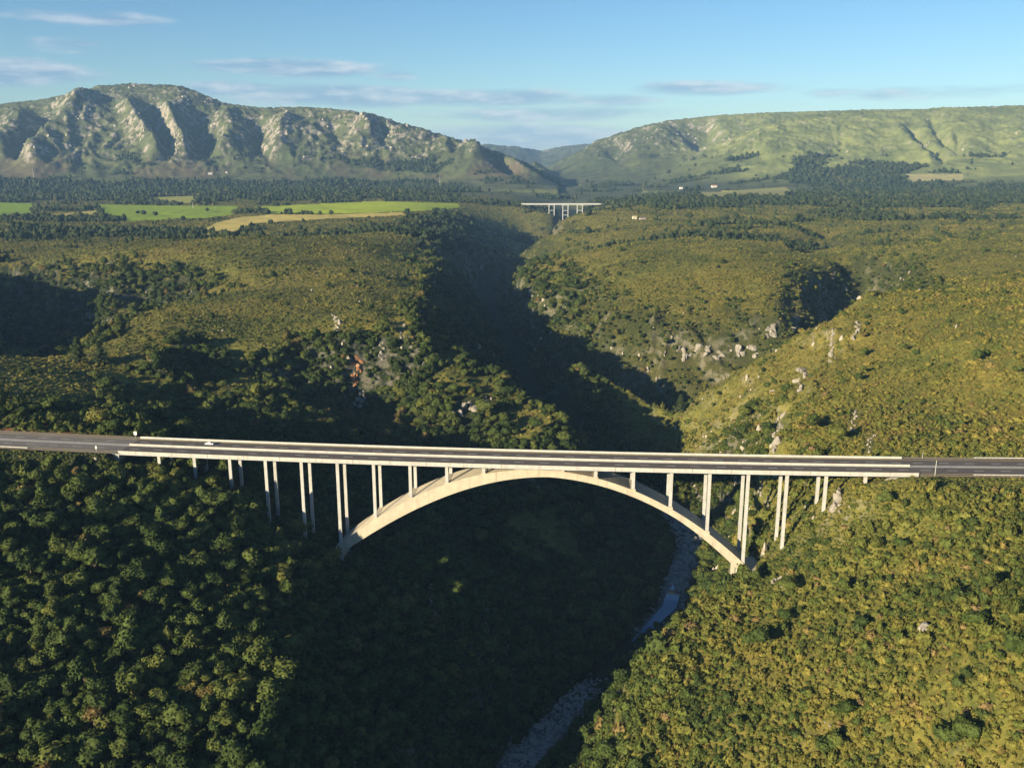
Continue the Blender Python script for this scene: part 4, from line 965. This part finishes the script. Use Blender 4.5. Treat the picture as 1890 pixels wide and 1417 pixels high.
tint = np.clip(.42+.55*fbm(x/130, y/90, 4)+.3*fbm(x/38, y/30+3, 2)+RNG.normal(0, .17, n)+.15*smooth(900, 500, dist), 0, 1)
scatter_obj('fynbos_heath', FYN, pts(x, y, z+rad*.22), sc(rad, .68, .42), RNG.uniform(0, 6.28, n), tint, tilt=lean(n))
x, y = polar_scatter(330, 580, lambda r: 1.6, .62); z = hgt(x, y); rd, _, sd_ = dist_poly(x, y, RIVER); s_, t_ = bridge_st(x, y); n = len(x)
ok = (rd > 18) & (t_ > -42) & (t_ < 46) & ~((t_ > TN-1.8) & (t_ < TF+2.4) & ((s_ < S_L) | (s_ > S_R))) & (s_ > -330) & (s_ < 420) & (RNG.random(n) < .8) & (mask_at('red', x, y) < .45); x, y, z = x[ok], y[ok], z[ok]; n = len(x); rad = RNG.uniform(.5, 1.0, n)
scatter_obj('bridge_undergrowth', FYN, pts(x, y, z+rad*.22), sc(rad), RNG.uniform(0, 6.28, n), np.clip(RNG.normal(.35, .2, n), 0, 1))
# taller bushes dotted through it
x, y = polar_scatter(480, 2600, lambda r: 11+max(0, r-500)*.007); z = hgt(x, y); rd, _, sd_ = dist_poly(x, y, RIVER); n = len(x); U, V = project(x, y, z)
infield = np.zeros(n, bool)
for pl, c, l, nm in FIELDS: infield |= in_poly(U, V, pl)
ok = ~infield & (rd > 15) & (RNG.random(n) < .03+.8*fbm(x/90, y/70, 3)+.55*mask_at('forest', x, y)); rad = np.clip(RNG.lognormal(math.log(1.45), .3, n), .8, 3)*(1+np.clip(np.hypot(x, y)-500, 0, 2200)*.0005)
ok &= clear_of_works(x, y, z, rad, rad*2); x, y, z, rad = (a[ok] for a in (x, y, z, rad)); n = len(x)
scatter_obj('plateau_bushes', TREE, pts(x, y, z+rad*.7), sc(rad, 1.25), RNG.uniform(0, 6.28, n), np.clip(RNG.normal(.28, .18, n), 0, .9))

# --- woodland belts far off
x, y = polar_scatter(1500, 5200, lambda r: 8+max(0, r-1500)*.003); z = hgt(x, y); n = len(x); wm = mask_at('wood', x, y); U, V = project(x, y, z)
ok = (RNG.random(n) < wm*.85+.012) & (z < 170)
for pl, c, l, nm in FIELDS: ok &= ~in_poly(U, V, pl)
rad = np.clip(RNG.lognormal(math.log(3.3), .35, n), 1.5, 7)*(1+np.clip(np.hypot(x, y)-1500, 0, 4000)*.00022); x, y, z, rad = (a[ok] for a in (x, y, z, rad)); n = len(x)
scatter_obj('woodland', WOOD, pts(x, y, z+rad*.7), sc(rad, 1.0), RNG.uniform(0, 6.28, n), np.clip(.45+.5*fbm(x/300, y/200, 3)+RNG.normal(0, .25, n), 0, 1))

# --- rocks: crags of the mountains, stones of the river, blocks in the scrub
cand = np.argwhere((MASK['rocky'] > .30) & (RR > 3900) & (RR < 7200) & (np.abs(TH) < .60)); cand = cand[RNG.random(len(cand)) < .09*MASK['rocky'][cand[:,0], cand[:,1]]]
x, y, z = GX[cand[:,0], cand[:,1]], GY[cand[:,0], cand[:,1]], GZ[cand[:,0], cand[:,1]]; n = len(x); rad = np.clip(RNG.lognormal(math.log(4.6), .5, n), 2.2, 14)
scatter_obj('mountain_crags', ROCKS, pts(x, y, z), sc(rad, 1.25), RNG.uniform(0, 6.28, n), RNG.random(n))
pl = np.array(densify(RIVER[1:16], 2.5)); pl = pl[(pl[:,1] < 425) | ((pl[:,1] > 478) & (pl[:,1] < 720))]; k = RNG.integers(0, len(pl), 5200); off = RNG.normal(0, 7, (5200, 2)); x = pl[k,0]+off[:,0]; y = pl[k,1]+off[:,1]; ok = (y < 472) | (y > 526) | (np.hypot(off[:,0], off[:,1]) > 9); x, y = x[ok], y[ok]; z = hgt(x, y); rad = np.clip(RNG.lognormal(math.log(1.0), .5, len(x)), .4, 3.6)
scatter_obj('river_boulders', BOULD, pts(x, y, z+rad*.1), sc(rad), RNG.uniform(0, 6.28, len(x)), RNG.random(len(x)))
x, y = polar_scatter(300, 1300, lambda r: 7+r*.004); z = hgt(x, y); n = len(x); sl = slope_at(x, y); ok = (RNG.random(n) < .012+.55*smooth(.8, 1.4, sl)*1.0) & (dist_poly(x, y, RIVER)[0] > 15); rad = np.clip(RNG.lognormal(math.log(1.1), .45, n), .5, 3.5)
ok &= clear_of_works(x, y, z, rad, rad); x, y, z, rad = (a[ok] for a in (x, y, z, rad)); n = len(x)
scatter_obj('hillside_rocks', ROCKS, pts(x, y, z+rad*.3), sc(rad*(1+.5*smooth(.8, 1.4, slope_at(x, y))), 1.35)*np.stack([np.ones(n), np.ones(n), 1+.4*smooth(.8, 1.4, slope_at(x, y))], 1), RNG.uniform(0, 6.28, n), RNG.random(n))

# --- single rock outcrops
def outcrop(u, v, wpx, hpx, label, seed, mat='rock', lean=0.0):
    x, y, z = hit(u, v); k = math.hypot(x, y)/FPX*1.03; w, h = wpx*k/2, hpx*k/2
    o = thing('rock_outcrop', (x, y, z), label, 'rock')
    r = np.random.default_rng(seed); nb = 5+int(max(hpx, wpx)/8)
    for i in range(nb):                                            # slabs stepping down the slope
        f = (i+.5)/nb*2-1; px = u+lean*f*wpx*.5+r.normal(0, .12)*wpx; py = v-f*hpx*.5
        X, Y, Z = hit(px+r.uniform(-.5, .5)*wpx*(1 if wpx > hpx else .5), py); sx = min(w, h*1.2)*r.uniform(.25, .75)*(1 if wpx > hpx else 1.3); sz = max(h/nb*r.uniform(1.2, 2.4), sx*r.uniform(.6, 1.4))
        b = bpy.data.objects.new('slab', rock_mesh('slab', seed*10+i, MT[mat], 3, (1, .8, 1))); COL.objects.link(b); b.parent = o
        b.location = (X-x, Y-y+sx*.25, Z-z+sz*.05); b.scale = (sx, sx*.9, sz); b.rotation_euler = (r.normal(0,.15), r.normal(0,.25), r.uniform(0, 6.28))
for i, (u, v, w, h, l, mt, ln) in enumerate(OUT): outcrop(u, v, w, h, l, 300+i, mt, ln)

# --- single trees one can tell apart
def single(name, me, u, v, hpx, label, cat, tint, conifer=False, group=None, wide=1.0):
    x, y, z = hit(u, v); H = hpx*math.hypot(x, y)/FPX*1.03; o = thing(name, (x, y, z-.3), label, cat, group)
    t = bpy.data.objects.new('trunk', TRUNK); COL.objects.link(t); t.parent = o; t.scale = (H*.5, H*.5, H*.9)
    c = bpy.data.objects.new('crown', me); COL.objects.link(c); c.parent = o; c['tint'] = tint; c.rotation_euler = (0, 0, RNG.uniform(0, 6))
    if conifer: c.scale = (H*wide, H*wide, H)
    else: c.location = (0, 0, H*.62); c.scale = (H*.42*wide, H*.42*wide, H*.48)
for i, (u, v, h, l) in enumerate([(14,632,34,'tall conifer at the left edge on the rim of the dark side valley'),(122,655,28,'short conifer standing left of the tallest one on the valley rim'),(146,672,46,'tallest conifer on the rim of the dark side valley'),(187,672,40,'broad conifer right of the tallest one on the valley rim')]):
    single('conifer', CONI[i % 3], u, v, h, l, 'tree', .3+.15*i, True, None, 1.1+.3*(i == 3))
for i, (u, v, h, l) in enumerate([(1223,752,26,'small conifer on the little spur in the gorge'),(1256,762,36,'taller bushy conifer at the right end of the little spur')]): single('conifer', CONI[i], u, v, h, l, 'tree', .7, True, None, 1.3)
for i, (u, v, h, l) in enumerate([(608,1058,50,'yellow-green tree nearest the left foot of the arch'),(534,1040,50,'light green round tree below the second tall column pair on the left'),(570,1075,46,'pale spreading tree between the arch foot and the dark forest edge'),(520,1088,48,'yellowish tree farthest left and lowest of the four left of the arch foot')]):
    single('broadleaf_tree', TREE[i], u, v, h, l, 'tree', .72+.03*i, False, None, 1.1)
for i, (u, v, h, l) in enumerate([(266,398,8,'dark tree clump at the left of the deep green field'),(288,400,8,'second dark tree clump in the deep green field'),(255,396,6,'lone dark tree at the far left of the deep green field clumps'),(383,391,6,'lone dark tree near the far side of the deep green field')]):
    single('field_tree', WOOD[i % 4], u, v, h, l, 'tree', .2, False, None, 1.6)

# ------------------------------------------------------------------ haze: one even block of air over the whole place
zt = max(float(GZ.max()), CAMH)+45
hz = MB().box(-11800, 11800, -500, 14800, -150, zt).build('haze', MT['steel']); hz.data.materials.clear()
hm = bpy.data.materials.new('haze_air'); hm.use_nodes = True; t = hm.node_tree; t.nodes.clear(); o_ = t.nodes.new('ShaderNodeOutputMaterial'); v_ = t.nodes.new('ShaderNodeVolumePrincipled')
v_.inputs['Color'].default_value = (.34, .60, 1.0, 1); v_.inputs['Density'].default_value = HAZE; v_.inputs['Anisotropy'].default_value = 0.0; t.links.new(v_.outputs[0], o_.inputs['Volume'])
hz.data.materials.append(hm); tag(hz, kind='stuff')
